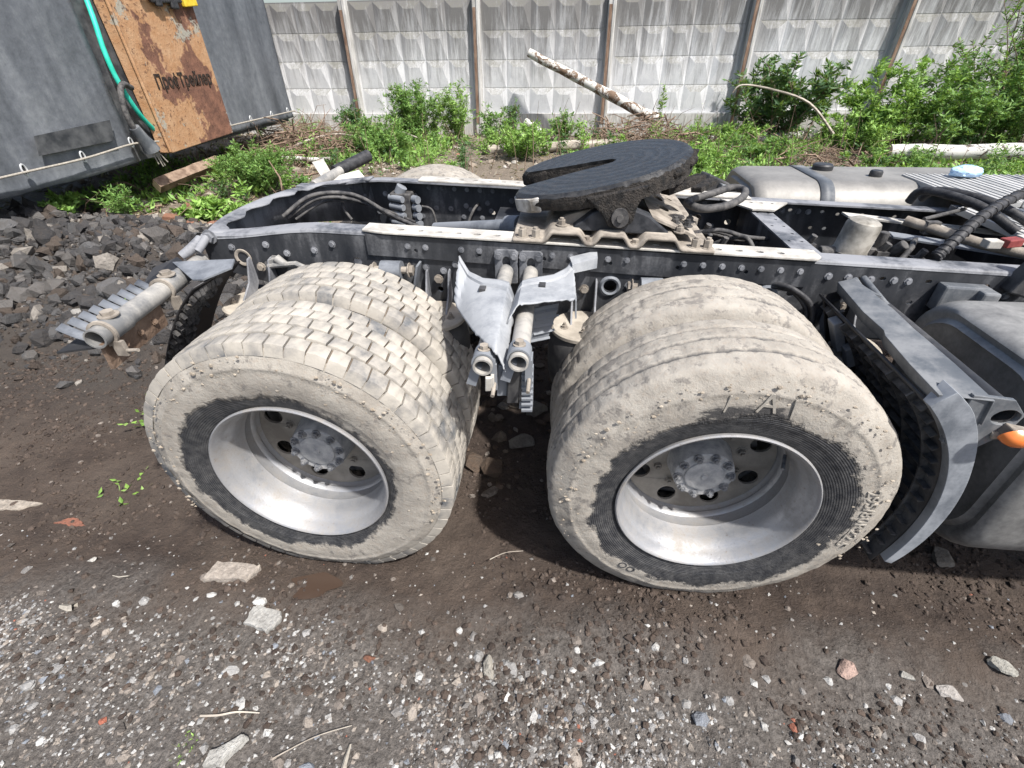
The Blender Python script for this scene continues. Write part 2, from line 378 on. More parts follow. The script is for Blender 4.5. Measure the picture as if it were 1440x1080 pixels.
def link(name, me, parent=None, bevel=0, solid=0, loc=None):
    o = bpy.data.objects.new(name, me); C.objects.link(o); o.parent = parent
    if loc is not None: o.location = loc
    if solid: md = o.modifiers.new('s', 'SOLIDIFY'); md.thickness = solid; md.offset = 0
    if bevel: md = o.modifiers.new('b', 'BEVEL'); md.width = bevel; md.segments = 2; md.limit_method = 'ANGLE'
    return o
def empty(name, loc=(0, 0, 0), parent=None):
    o = bpy.data.objects.new(name, None); C.objects.link(o); o.location = loc; o.parent = parent; o.empty_display_size = .1; return o
def tag(o, label=None, cat=None, group=None, kind=None):
    for k, v in (('label', label), ('category', cat), ('group', group), ('kind', kind)):
        if v: o[k] = v
    return o
def np_mesh(name, V, F, mat, parent=None, col=None, smooth=False):
    """V (n,3), F (m,k) constant k"""
    me = bpy.data.meshes.new(name); m, k = F.shape
    me.vertices.add(len(V)); me.vertices.foreach_set('co', np.ascontiguousarray(V, np.float32).ravel())
    me.loops.add(m*k); me.loops.foreach_set('vertex_index', np.ascontiguousarray(F, np.int32).ravel())
    me.polygons.add(m); me.polygons.foreach_set('loop_start', np.arange(0, m*k, k, dtype=np.int32))
    try: me.polygons.foreach_set('loop_total', np.full(m, k, np.int32))
    except Exception: pass
    if col is not None:
        ca = me.color_attributes.new('Col', 'FLOAT_COLOR', 'POINT')
        ca.data.foreach_set('color', np.concatenate([col, np.ones((len(col), 1))], 1).astype(np.float32).ravel())
    me.materials.append(MATS[mat]); me.update(calc_edges=True); me.validate()
    me.polygons.foreach_set('use_smooth', [smooth]*len(me.polygons))
    return link(name, me, parent)
def circ(cx, cy, r, n=10, sx=1., sy=1.): return [(cx+r*sx*math.cos(2*PI*q/n), cy+r*sy*math.sin(2*PI*q/n)) for q in range(n)]
def smooth_pts(pts, n=6):
    pts = [Vector(p) for p in pts]; out = []
    for i in range(len(pts)-1):
        p0, p1, p2, p3 = pts[max(i-1, 0)], pts[i], pts[i+1], pts[min(i+2, len(pts)-1)]
        for q in range(n):
            t = q/n; out.append(.5*((2*p1)+(p2-p0)*t+(2*p0-5*p1+4*p2-p3)*t*t+(3*p1-p0-3*p2+p3)*t**3))
    return out+[pts[-1]]

# ================================================================== GROUND
def hz(x, y):
    x = np.asarray(x, float); y = np.asarray(y, float)
    z = .28*sst((y-1.6)/3.0)
    cy = 1.65-.06*(x+4)
    d = y-cy
    berm = np.where(d < 0, sst((d+1.75)/1.5), np.exp(-(d/.8)**2))
    left = sst((-2.25-x)/1.3)
    z = z+.36*berm*left
    z = z+.05*fbm(x*.7, y*.7, None, 3)*sst((y-.3)/1.5)
    z = z+berm*left*.16*fbm(x*2.2, y*2.2, None, 4)
    track = np.exp(-((y+.86)/.34)**4)
    z = z-.022*track+.02*np.exp(-((y+1.30)/.12)**2)*(.5+vn(x*1.6, y*1.6))
    z = z+.012*fbm(x*3.1, y*3.1, None, 3)
    rough = .35+.65*sst((vn(x*.9+3, y*1.3)+.5))
    z = z+.013*rough*fbm(x*16, y*16, None, 3)*(1-.6*track)+.016*np.clip(fbm(x*9+4, y*11, None, 4)-.05, 0, 1)*sst((vn(x*.8+1, y*1.1+7)+.45)*1.2)*(1-.5*track)
    z = z+.006*rough*vn(x*47, y*47)
    return z
def axis(a, b, step, lo, hi, g=1.16):
    l = list(np.arange(a, b+1e-6, step)); s = step; p = l[-1]
    while p < hi: s *= g; p += s; l.append(p)
    s = step; p = l[0]; f = []
    while p > lo: s *= g; p -= s; f.append(p)
    return np.array(f[::-1]+l)
gx = axis(-4.6, 2.0, .018, -60, 60); gy = axis(-2.3, 1.2, .018, -40, 60, 1.02)
GX, GY = np.meshgrid(gx, gy); nx, ny = len(gx), len(gy)
V = np.stack([GX.ravel(), GY.ravel(), hz(GX.ravel(), GY.ravel())], 1)
idx = np.arange(nx*ny).reshape(ny, nx)
F = np.stack([idx[:-1, :-1].ravel(), idx[:-1, 1:].ravel(), idx[1:, 1:].ravel(), idx[1:, :-1].ravel()], 1)
ground = np_mesh('ground', V, F, 'mud_ground', smooth=True); tag(ground, 'brown muddy yard ground with wheel tracks', 'ground', kind='structure')

# stones: irregular convex lumps
def stone_base(n):
    """unit lumps: returns V(12),F of an icosahedron"""
    t = (1+5**.5)/2
    v = np.array([(-1, t, 0), (1, t, 0), (-1, -t, 0), (1, -t, 0), (0, -1, t), (0, 1, t), (0, -1, -t), (0, 1, -t), (t, 0, -1), (t, 0, 1), (-t, 0, -1), (-t, 0, 1)])/1.902
    f = np.array([(0, 11, 5), (0, 5, 1), (0, 1, 7), (0, 7, 10), (0, 10, 11), (1, 5, 9), (5, 11, 4), (11, 10, 2), (10, 7, 6), (7, 1, 8), (3, 9, 4), (3, 4, 2), (3, 2, 6), (3, 6, 8), (3, 8, 9), (4, 9, 5), (2, 4, 11), (6, 2, 10), (8, 6, 7), (9, 8, 1)])
    return v, f
IV, IF = stone_base(0)
OV = np.array([(1, 0, 0), (-1, 0, 0), (0, 1, 0), (0, -1, 0), (0, 0, 1), (0, 0, -1)], float); OF = np.array([(0, 2, 4), (2, 1, 4), (1, 3, 4), (3, 0, 4), (2, 0, 5), (1, 2, 5), (3, 1, 5), (0, 3, 5)])
def scatter(name, P, S, col, flat=.6, ico=True, mat='stone_mixed', jit=.28, sink=.15, parent=None):
    BV, BF = (IV, IF) if ico else (OV, OF); n = len(P); k = len(BV)
    W = BV[None]*(1+RNG.uniform(-jit, jit, (n, k, 1)))+RNG.uniform(-jit*.4, jit*.4, (n, k, 3))
    W = W*np.stack([RNG.uniform(.75, 1.25, n), RNG.uniform(.75, 1.25, n), flat*RNG.uniform(.7, 1.3, n)], 1)[:, None]
    a = RNG.uniform(0, 2*PI, n); ca, sa = np.cos(a)[:, None], np.sin(a)[:, None]
    tl = RNG.uniform(-.5, .5, n); ct, st = np.cos(tl)[:, None], np.sin(tl)[:, None]
    X, Y, Z = W[..., 0], W[..., 1], W[..., 2]; Y, Z = Y*ct-Z*st, Y*st+Z*ct; X, Y = X*ca-Y*sa, X*sa+Y*ca
    W = np.stack([X, Y, Z], 2)*S[:, None, None]; W = W+P[:, None]; W[..., 2] += (S*flat*(1-2*sink)*.5)[:, None]
    Fc = (BF[None]+np.arange(n)[:, None, None]*k).reshape(-1, 3)
    o = np_mesh(name, W.reshape(-1, 3), Fc, mat, parent, np.repeat(col, k, 0)); return o
def pal(n, cs, wts, j=.15):
    cs = np.array(cs); i = RNG.choice(len(cs), n, p=np.array(wts)/sum(wts)); return np.clip(cs[i]*(1+RNG.uniform(-j, j, (n, 1))), 0, 1)
GRAV = [(.33, .325, .315), (.50, .495, .475), (.21, .20, .19), (.22, .19, .165), (.34, .13, .085), (.21, .23, .26), (.10, .088, .078), (.32, .28, .24)]
# gravel in the foreground, denser towards the camera and to the left
N = 125000
px = RNG.uniform(-3.4, 1.9, N); py = RNG.uniform(-2.1, -1.05, N)
edge = -1.43+.05*np.clip(-px-1.2, 0, 1.2)+.16*fbm(px*1.1, px*0+2, None, 3)-.05*np.clip(px, -1, 1)
dens = .8*sst((edge-py)/.30)*(.20+.95*sst(fbm(px*1.9, py*2.6, None, 3)*1.6+.45))*(.60+.95*sst((-px-.8)/1.2))
keep = RNG.uniform(0, 1, N) < np.clip(dens, .015, 1)
px, py = px[keep], py[keep]; N = len(px)
S = .0034+.0062*RNG.uniform(0, 1, N)**2.5+.012*(RNG.uniform(0, 1, N) > .982)*RNG.uniform(.3, 1, N)
tag(scatter('gravel', np.stack([px, py, hz(px, py)], 1), S, pal(N, GRAV, [4, 2.4, 4, 4, .12, .7, 5, 2.5]), ico=False, sink=.36), 'loose grey and white gravel pressed into foreground mud', 'gravel', kind='stuff')
# larger bedded stones
N = 520
px = RNG.uniform(-2.6, 1.7, N); py = RNG.uniform(-2.0, -1.15, N); keep = RNG.uniform(0, 1, N) < sst((-1.15-py)/.4); px, py = px[keep], py[keep]; N = len(px)
S = .007+.016*RNG.uniform(0, 1, N)**2.2
tag(scatter('bedded_stones', np.stack([px, py, hz(px, py)], 1), S, pal(N, GRAV, [4, 3, 4, 3, .15, .6, 2, 3]), sink=.55, flat=.6), 'small pale stones bedded in the foreground dirt', 'stones', kind='stuff')
# soil crumbs over the mud and back ground
N = 90000
px = RNG.uniform(-4.2, 1.8, N); py = RNG.uniform(-1.75, .9, N)
keep = RNG.uniform(0, 1, N) < np.clip(.22+1.1*fbm(px*1.9+9, py*3.1, None, 3), 0.015, 1); px, py = px[keep], py[keep]; N = len(px)
S = .003+.011*RNG.uniform(0, 1, N)**3
tag(scatter('soil_crumbs', np.stack([px, py, hz(px, py)], 1), S, pal(N, [(.062, .045, .035), (.092, .068, .054), (.045, .033, .027), (.22, .19, .165)], [5, 4, 4, .35]), ico=True, flat=.7, sink=.3), 'crumbled brown soil and small clods over the mud', 'soil', kind='stuff')
# asphalt rubble of the heap on the left
N = 38000
px = RNG.uniform(-8.5, -2.0, N); py = RNG.uniform(-.5, 2.9, N); cy = 1.55-.06*(px+4)
keep = (RNG.uniform(0, 1, N) < np.where(py < cy, sst((py-cy+1.75)/1.1), np.exp(-((py-cy)/.55)**2))*sst((-1.95-px)/.8)); px, py = px[keep], py[keep]; N = len(px)
S = .005+.017*RNG.uniform(0, 1, N)**2+.065*RNG.uniform(0, 1, N)**11
soil = RNG.uniform(0, 1, N) < sst((.75-py)/.9)*.8
S = np.where(soil, S*.55, S)
CL = pal(N, [(.040, .040, .042), (.065, .065, .066), (.105, .10, .096), (.24, .22, .195), (.07, .055, .045)], [6, 5, 2.5, 1.0, 2.5]); CS = pal(N, [(.040, .030, .024), (.062, .047, .037), (.10, .085, .07)], [4, 3, 1])
tag(scatter('rubble', np.stack([px, py, hz(px, py)], 1), S, np.where(soil[:, None], CS, CL), flat=1.0, jit=.42), 'broken dark asphalt rubble heaped behind the rear tyre', 'rubble', kind='stuff')
# pale rubble further back
N = 5200
px = RNG.uniform(-9, 8, N); py = RNG.uniform(2.0, 8.2, N); S = .012+.06*RNG.uniform(0, 1, N)**4
keep = (px < -2.5) | (RNG.uniform(0, 1, N) < .45); px, py, S = px[keep], py[keep], S[keep]; N = len(px)
tag(scatter('stone_litter', np.stack([px, py, hz(px, py)], 1), S, pal(N, [(.42, .37, .30), (.5, .47, .42), (.30, .25, .2), (.35, .17, .11), (.15, .12, .1)], [4, 3, 4, .8, 3])), 'pale stones and crumbled debris strewn before the fence', 'debris', kind='stuff')
# lumps of earth under the chassis
N = 500
px = RNG.uniform(-2.2, 1.4, N); py = RNG.uniform(-.7, .9, N); S = .015+.05*RNG.uniform(0, 1, N)**3
tag(scatter('earth_lumps', np.stack([px, py, hz(px, py)], 1), S, pal(N, [(.10, .07, .05), (.16, .13, .10), (.3, .27, .23)], [5, 4, 1])), 'dark earth lumps lying under the truck frame', 'soil', kind='stuff')

def one_stone(name, label, cat, x, y, size, col, rotz=0, group=None, tilt=(0, 0), seed=0, sub=3, lift=.22, ang=.35):
    r = np.random.default_rng(seed+int(abs(x)*1000)+int(abs(y)*777)); bm = bmesh.new(); bmesh.ops.create_icosphere(bm, subdivisions=sub, radius=1)
    cuts = [(Vector(r.normal(size=3)).normalized(), r.uniform(.42, .72)) for q in range(13)]
    for v in bm.verts:
        p = v.co.copy()
        for c, h in cuts:
            d = p.dot(c)-h
            if d > 0: p -= c*d
        p *= 1+.07*float(fbm(p.x*3+seed, p.y*3, p.z*3, 3))
        v.co = Vector((p.x*size[0]/1.25, p.y*size[1]/1.25, p.z*size[2]/1.25))
    me = bpy.data.meshes.new(name); bm.to_mesh(me); bm.free()
    ca = me.color_attributes.new('Col', 'FLOAT_COLOR', 'POINT')
    c = .78*np.array(col)[None]*(1+r.uniform(-.1, .1, (len(me.vertices), 1))); ca.data.foreach_set('color', np.concatenate([c, np.ones((len(c), 1))], 1).astype(np.float32).ravel())
    me.materials.append(MATS['stone_mixed']); me.polygons.foreach_set('use_smooth', [True]*len(me.polygons)); me.set_sharp_from_angle(angle=.30)
    o = link(name, me); o.location = (x, y, float(hz(x, y))+size[2]*lift); o.rotation_euler = (tilt[0], tilt[1], rotz)
    return tag(o, label, cat, group)


simple('red_plastic', (.16, .03, .03), (.28, .07, .06), 20, .5)
simple('rust_orange', (.25, .10, .04), (.42, .20, .09), 30, .85)
simple('pedestal_black', (.014, .016, .02), (.05, .052, .058), 25, .5)
simple('raised_mud', (.24, .22, .19), (.34, .315, .275), 60, .9)
simple('raised_rubber', (.03, .03, .032), (.09, .09, .09), 60, .7)
mat_black('plastic_strip', .40, (2, 2, 2), (.08, .092, .108), (.25, .265, .285), .9)
# ================================================================== TRUCK
truck = empty('truck', (0, 0, 0))
tag(truck, 'dusty black three-axle truck chassis with bare fifth wheel, seen at its rear axles', 'truck')
def S_(x): return -.04*(x+.65)
def FT(p): return (p[0], p[1], p[2]+S_(p[0]))      # the frame sits slightly nose-down
def FMB(): return MB(FT)
T0 = 1.086                                           # top of the rails at x = -.65
WB = 1.362; WZ = .505
# ---- frame rails
def rail(name, side):
    rt = empty(name, (0, 0, 0), truck); yo = .45*side; ins = -side
    x0, x1 = -1.97, 2.6
    def top(x): return T0-.055*float(sst((-1.45-x)/.5))
    outl = [(x0, .90), (x0, top(x0)-.006), (-1.8, top(-1.8)-.006), (-1.65, top(-1.65)-.006), (-1.45, T0-.006), (x1, T0-.006), (x1, .79), (-1.5, .79)]
    hs = []
    for x, z, r in ((-1.33, .965, .018), (.36, .955, .016), (.20, .965, .022), (-.32, .935, .026), (-.9, .93, .012), (-.86, .86, .012), (-1.0, .87, .012), (-.2, .87, .012), (.05, .9, .01), (-1.72, .92, .02)): hs.append(circ(x, z, r, 12))
    for x in (.58, .66, .82, .90, 1.02, 1.18): hs.append(circ(x, 1.03+.004*math.sin(x*40), .008, 8, 1.5))
    for x, z in ((.79, .95), (.86, .95), (.72, .90), (1.0, .93)): hs.append(circ(x, z, .009, 8, 1.4))
    b = FMB(); b.plate(outl, hs, lambda x, z: (x, yo, z), lambda x, z: (x, yo+ins*.009, z)); b.build('web', 'rail_black', rt)
    fo = [(x0, yo+side*.001), (x1, yo+side*.001), (x1, yo+ins*.085), (x0, yo+ins*.085)]
    fh = [circ(-1.20+.085*q, yo+ins*.035, .008, 8, 1.3) for q in range(19)]
    b = FMB(); xs = np.linspace(x0, x1, 60)
    # top flange with rounded outer corner
    prof = [(.0, -.014), (.003, -.006), (.009, -.001), (.016, .0), (.085, .0), (.085, -.008), (.012, -.009)]
    vs = []; fs = []; n = len(prof)
    for x in xs:
        for py, pz in prof: vs.append((x, yo+ins*(py-.002), top(x)+pz+.002))
    for i in range(len(xs)-1):
        for q in range(n-1): fs.append((i*n+q, i*n+q+1, (i+1)*n+q+1, (i+1)*n+q))
    fs.append(tuple(range(n))); fs.append(tuple((len(xs)-1)*n+q for q in range(n)))
    b.add(vs, fs); b.build('top_flange', 'rail_blue_dust', rt, 40)
    b = FMB(); b.box(((x0+.1+x1)/2, yo+ins*.045, .786), (x1-x0-.1, .085, .009)); b.build('bottom_flange', 'rail_black', rt)
    # reinforcement angle with the hole row on top
    ex = side*.022
    o2 = [(-1.285, yo+side*.004), (-1.20, yo+ex), (.40, yo+ex), (.425, yo+ins*.01), (.425, yo+ins*.08), (-1.285, yo+ins*.08)]
    hh = [circ(-1.14+.075*q, yo+ins*.022, .011, 10, 1.35) for q in range(20)]
    b = FMB(); b.plate(o2, hh, lambda x, y: (x, y, T0+.004), lambda x, y: (x, y, T0+.012)); b.build('hole_strip', 'strip_dusty', rt, bevel=.0015)
    b = FMB(); b.plate([(-1.275, 1.0), (-1.275, T0-.004), (.40, T0-.004), (.40, .985)], [circ(-1.08+.25*q, 1.03, .008, 8) for q in range(6)], lambda x, z: (x, yo+side*.0025, z), lambda x, z: (x, yo+side*.011, z)); b.build('reinforcement_plate', 'rail_black', rt)
    bb = FMB(); rr = random.Random(3+side)
    fa = 1 if side > 0 else -1
    for q in range(24):
        x = -1.25+.07*q
        if rr.random() < .75: bb.hexbolt((x, yo+side*.011 if side < 0 else yo-.009, 1.045), (0, -1, 0), .0085, .008)
    for x, z in ((.47, 1.03), (.54, 1.03), (.62, 1.028), (.70, 1.03), (-1.42, 1.03), (-1.5, 1.0), (-1.62, .98), (-1.7, 1.01), (-1.85, .99), (-1.3, .89), (-1.05, .96), (-.98, .95), (-.93, .98), (-.8, .9), (-.55, .9), (-.45, .88), (-.25, .94), (.1, .95), (.28, .93), (-1.55, .9), (.75, 1.03), (1.1, 1.0)):
        bb.hexbolt((x, yo if side < 0 else yo-.009, z), (0, -1, 0), .010, .009)
    if side > 0:
        for q in range(26): bb.hexbolt((-1.5+.06*q+rr.uniform(-.02, .02), yo-.009, rr.choice((.86, .9, .94, 1.0))), (0, -1, 0), .010, .009)
    tag(bb.build('rail_bolts', 'rail_blue_dust', rt, 35), kind='stuff')
    return rt
rail('frame_rail', -1); rail('frame_rail', 1)
# curved rear closing member
b = FMB(); pl = smooth_pts([(-1.965, -.44, 0), (-2.02, -.25, 0), (-2.03, -.02, 0), (-2.0, .2, 0), (-1.93, .36, 0), (-1.75, .435, 0), (-1.55, .445, 0)], 5)
zt = lambda i: T0+.002-.055*max(0., 1-max(0, i-20)/10.)
nn = len(pl); vs = []
for i, p in enumerate(pl):
    tn = (pl[min(i+1, nn-1)]-pl[max(i-1, 0)]).normalized(); nv = Vector((tn.y, -tn.x, 0))
    w = .075+.02*math.sin(i*1.3)
    z = zt(i); vs += [(p.x, p.y, .84), (p.x, p.y, z-.01), (p.x+nv.x*.012, p.y+nv.y*.012, z), (p.x+nv.x*w, p.y+nv.y*w, z-.002)]
fs = [(i*4+q, i*4+q+1, (i+1)*4+q+1, (i+1)*4+q) for i in range(nn-1) for q in range(3)]
b.add(vs, fs); b.build('rear_crossmember', 'rail_blue_dust', truck, 40, solid=.008)
# crossmembers between the rails
def crossmember(x, wd, z, mat='rail_blue_dust', holes=True):
    h = [circ(x+dx*wd*.25, -.3+.1*q, .008, 8) for q in range(7) for dx in ((-1, 1) if q % 2 else (1,))] if holes else []
    e = empty('crossmember', (0, 0, 0), truck)
    b = FMB(); b.plate([(x-wd/2, -.362), (x+wd/2, -.362), (x+wd/2, .362), (x-wd/2, .362)], h, lambda a, c: (a, c, z), lambda a, c: (a, c, z-.008)); b.build('top_plate', mat, e)
    b = FMB(); b.box((x+wd/2-.005, 0, z-.1), (.008, .72, .18)); b.box((x-wd/2+.005, 0, z-.1), (.008, .72, .18)); b.build('side_plate', 'rail_black', e)
    return e
crossmember(.43, .10, T0-.012); crossmember(-.78, .14, T0-.10, 'rail_black', False); crossmember(1.55, .12, T0-.012)
b = FMB(); b.plate([(.27, .362), (.60, .362), (.48, .20), (.38, .20)], [circ(.36+.05*q, .325, .009, 8) for q in range(4)], lambda x, y: (x, y, T0-.004), lambda x, y: (x, y, T0+.003)); b.build('gusset', 'strip_dusty', truck)
# inside of the frame: V-rod, valve block, hoses
b = FMB(); b.tube([(-1.15, .12, .93), (-.74, -.10, 1.03)], [.028, .034], 14); b.tube([(-.76, -.09, 1.03), (-.70, -.13, 1.045)], .045, 14); b.build('torque_rod', 'bracket_grey', truck, 40)
b = FMB(); b.tube([(-.70, -.19, 1.03), (-.70, -.05, 1.03)], .03, 14); b.build('rod_bush', 'mount_dusty', truck, 40)
vb = empty('valve_block', (0, 0, 0), truck)
b = FMB(); b.box((-1.38, .37, .95), (.11, .10, .17)); b.build('body', 'cable_dusty', vb, bevel=.006)
for q in range(4):
    b = FMB(); b.tube([(-1.44, .335, .885+.042*q), (-1.36, .30, .885+.042*q)], .017, 10); b.tube([(-1.31, .33, .885+.042*q), (-1.28, .31, .885+.042*q)], .02, 10); b.build('port', 'bracket_grey', vb, 40)
b = FMB(); b.tube([(-1.39, .35, 1.03), (-1.37, .35, 1.065)], .028, 12); b.build('cap', 'bracket_grey', vb, 40)
def cable(pts, r, mat='cable_dusty', name='cable', n=8, sm=6, par=truck): return MB().tube(smooth_pts(pts, sm), r*.75, n).build(name, mat, par, 60)
cable([(-1.93, .1, 1.0), (-1.8, .2, 1.08), (-1.62, .3, 1.06), (-1.4, .22, .98), (-1.2, .1, .95)], .014)
cable([(-1.93, .13, .98), (-1.78, .22, 1.06), (-1.6, .3, 1.03), (-1.38, .25, .95), (-1.15, .15, .92)], .012)
cable([(-1.9, .16, .97), (-1.75, .26, 1.04), (-1.55, .33, 1.0), (-1.3, .28, .93)], .010)
cable([(-1.62, .40, 1.02), (-1.66, .36, 1.05), (-1.70, .33, 1.04), (-1.70, .32, .98), (-1.66, .3, .93)], .011)
cable([(-1.27, .33, 1.0), (-1.22, .34, .98), (-1.2, .34, .9), (-1.18, .33, .84)], .008)
cable([(-.98, .43, .99), (-1.0, .38, .97), (-1.03, .36, .9), (-1.02, .34, .84)], .010)
for z, y in ((1.03, -.2), (1.0, -.12), (.97, -.05)): cable([(-.05, y, z), (.12, y+.03, z+.03), (.28, y+.1, z-.02), (.5, y+.2, z-.06)], .012)
cable([(.10, -.05, .93), (.2, -.1, 1.0), (.26, -.15, 1.02), (.30, -.22, .95)], .013)
cable([(.85, -.2, .92), (.95, -.1, .98), (1.1, .1, .95), (1.3, .2, .9)], .016)
for x, y in ((.10, -.12), (.16, -.15), (.13, .02), (.56, -.05), (.84, -.10), (.90, .02), (.95, -.16)):
    b = FMB(); b.box((x, y, .99), (.05, .045, .07)); b.tube([(x, y, 1.02), (x+.01, y-.01, 1.06)], .014, 8); b.build('connector', 'cable_dusty', truck, 40)
b = FMB(); b.tube([(.04, .02, 1.0), (.04, .02, 1.08)], .05, 12); b.build('relay_can', 'mount_dusty', truck, 40)
# gearbox and shaft dark masses inside
b = FMB(); b.tube([(-2.0, 0, .72), (1.6, 0, .78)], .06, 14); b.build('drive_shaft', 'rail_black', truck, 40)
for x in (-WB, 0):
    ax = empty('axle', (x, 0, WZ), truck)
    b = MB(); b.tube([(0, -.95, 0), (0, -.6, 0), (0, -.25, 0), (0, .25, 0), (0, .6, 0), (0, .95, 0)], [.07, .075, .1, .1, .075, .07], 16); b.build('axle_tube', 'brown_mud', ax, 40)
    b = MB(); b.lathe([(0.02, -.17), (.12, -.15), (.19, -.07), (.20, 0), (.19, .07), (.12, .15), (.02, .17)], 24); b.build('differential', 'brown_mud', ax, 50)
# big loop handle, filter can, spiral hose
b = MB(); lp = [(-.04, -.25, 1.185), (.0, -.32, 1.185), (.09, -.30, 1.19), (.17, -.22, 1.20), (.20, -.14, 1.21), (.16, -.10, 1.21), (.07, -.16, 1.20), (-.02, -.22, 1.19)]
b.tube(smooth_pts(lp+[lp[0]], 6), .0145, 10); b.build('hose_loop', 'cable_dusty', truck, 60)
fc = empty('filter_can', (.71, -.1, .955), truck)
b = MB(); b.lathe_z([(.0, .0), (.066, .0), (.07, .006), (.066, .012), (.066, .115), (.060, .133), (.045, .142), (.0, .144)], 28); o = b.build('can', 'can_paint', fc, 40); o.rotation_euler = (.05, .10, 0)
b = MB(); b.box((-.02, 0, -.05), (.14, .12, .1)); b.box((.14, .05, -.03), (.12, .1, .09)); b.tube([(-.12, 0, 0), (-.05, 0, 0)], .025, 10); b.tube([(.13, .03, 0), (.13, .03, .08)], .02, 10); b.tube([(.17, 0, .0), (.19, -.03, .05)], .022, 10); b.build('base_casting', 'cable_dusty', fc, 40, bevel=.004)
b = MB(); b.tube([(.93, -.02, 1.07), (1.12, -.22, 1.04), (1.3, -.3, 1.02)], .020, 12); b.build('pipe_stub', 'mount_dusty', truck, 40)
b = MB(); b.tube([(.98, -.05, 1.085), (1.2, .06, 1.10)], .008, 8); b.box((1.0, -.08, 1.06), (.05, .03, .05)); b.build('pipe_clamp', 'cable_dusty', truck)
hp = smooth_pts([(.86, -.37, 1.04), (.93, -.33, 1.10), (1.05, -.24, 1.16), (1.25, -.10, 1.2), (1.6, .05, 1.3), (2.0, .1, 1.5)], 14)
b = MB(); b.tube(hp, .0185, 12); sh = b.build('spiral_hose', 'hose_black', truck, 60)
b = MB(); hel = []
for i in range(len(hp)*3):
    t = i/3; k = min(int(t), len(hp)-2); p = hp[k].lerp(hp[k+1], t-k); tn = (hp[k+1]-hp[k]).normalized(); u = tn.cross(Vector((0, 0, 1))).normalized(); v = tn.cross(u); a = i*.75
    hel.append(p+(u*math.cos(a)+v*math.sin(a))*.0185)
b.tube(hel, .0045, 6); b.build('spiral_wrap', 'hose_black', sh, 60)
cable([(1.08, .24, 1.08), (1.10, .2, 1.14), (1.2, .02, 1.13), (1.3, -.12, 1.06)], .024, 'hose_black', 'hose'); cable([(1.14, .26, 1.09), (1.17, .2, 1.14), (1.28, .02, 1.13), (1.4, -.12, 1.06)], .024, 'hose_black', 'hose')
cable([(2.05, .55, 1.25), (2.0, .62, 1.36), (2.06, .68, 1.45), (2.16, .62, 1.42), (2.16, .52, 1.3)], .016, 'hose_black', 'hose')
b = MB(); b.box((1.16, -.28, 1.07), (.07, .04, .03), (0, 0, .3)); b.build('red_connector', 'red_plastic', truck, bevel=.004)
for x, y, k in ((1.08, -.30, .05), (1.22, -.25, .03)): b = MB(); b.box((x, y, 1.07), (k, .04, .03)); b.build('connector_cap', 'strip_dusty', truck, bevel=.004)
# catwalk of slats running across
cw = empty('catwalk', (0, 0, 0), truck)
for q in range(7):
    x = 1.40+.112*q
    b = MB(); b.box((x, .52, 1.075), (.106, .56, .028)); 
    for g in range(3): b.box((x-.035+.035*g, .52, 1.0905), (.012, .56, .006))
    b.build('slat', 'aluminium_slat', cw, bevel=.003)
for q in range(5):
    x = 1.34+.112*q
    b = MB(); b.box((x, .0, 1.05), (.106, .44, .028)); 
    for g in range(3): b.box((x-.035+.035*g, .0, 1.0655), (.012, .44, .006))
    b.build('slat', 'aluminium_slat', cw, bevel=.003)
for y, z in ((.75, 1.04), (.3, 1.03)): b = MB(); b.box((1.75, y, z), (.85, .04, .04)); b.build('bearer', 'rail_blue_dust', cw)
b = FMB(); b.plate([(.86, .34), (1.9, .06), (1.9, -.02), (.86, .27)], [circ(1.0+.09*q, .27-.025*q, .011, 8, 1.5) for q in range(9)], lambda x, y: (x, y, T0-.03), lambda x, y: (x, y, T0-.022)); b.build('perforated_strip', 'strip_dusty', truck)
b = FMB(); b.plate([(1.0, .16), (1.9, -.2), (1.9, -.32), (.98, .08)], [], lambda x, y: (x, y, T0-.06), lambda x, y: (x, y, T0-.052)); b.build('cable_tray', 'bracket_grey', truck)
# small stub post with orange cap and bracket on the near rail
st = empty('corner_bracket', (1.08, -.47, 1.0), truck)
b = MB(); b.box((.05, 0, .03), (.10, .07, .17), (0, .25, 0), .7); b.build('bracket_body', 'plastic_black', st, bevel=.008)
b = MB(); b.lathe_z([(.03, .10), (.034, .13), (.03, .155), (0, .165)], 14, (.07, .0, 0)); b.build('rust_knob', 'rust_orange', st, 50)
b = FMB(); b.box((.93, -.475, .99), (.16, .05, .10)); b.box((.99, -.50, .975), (.06, .06, .12)); b.build('tank_bracket', 'plastic_grey', truck, bevel=.008)

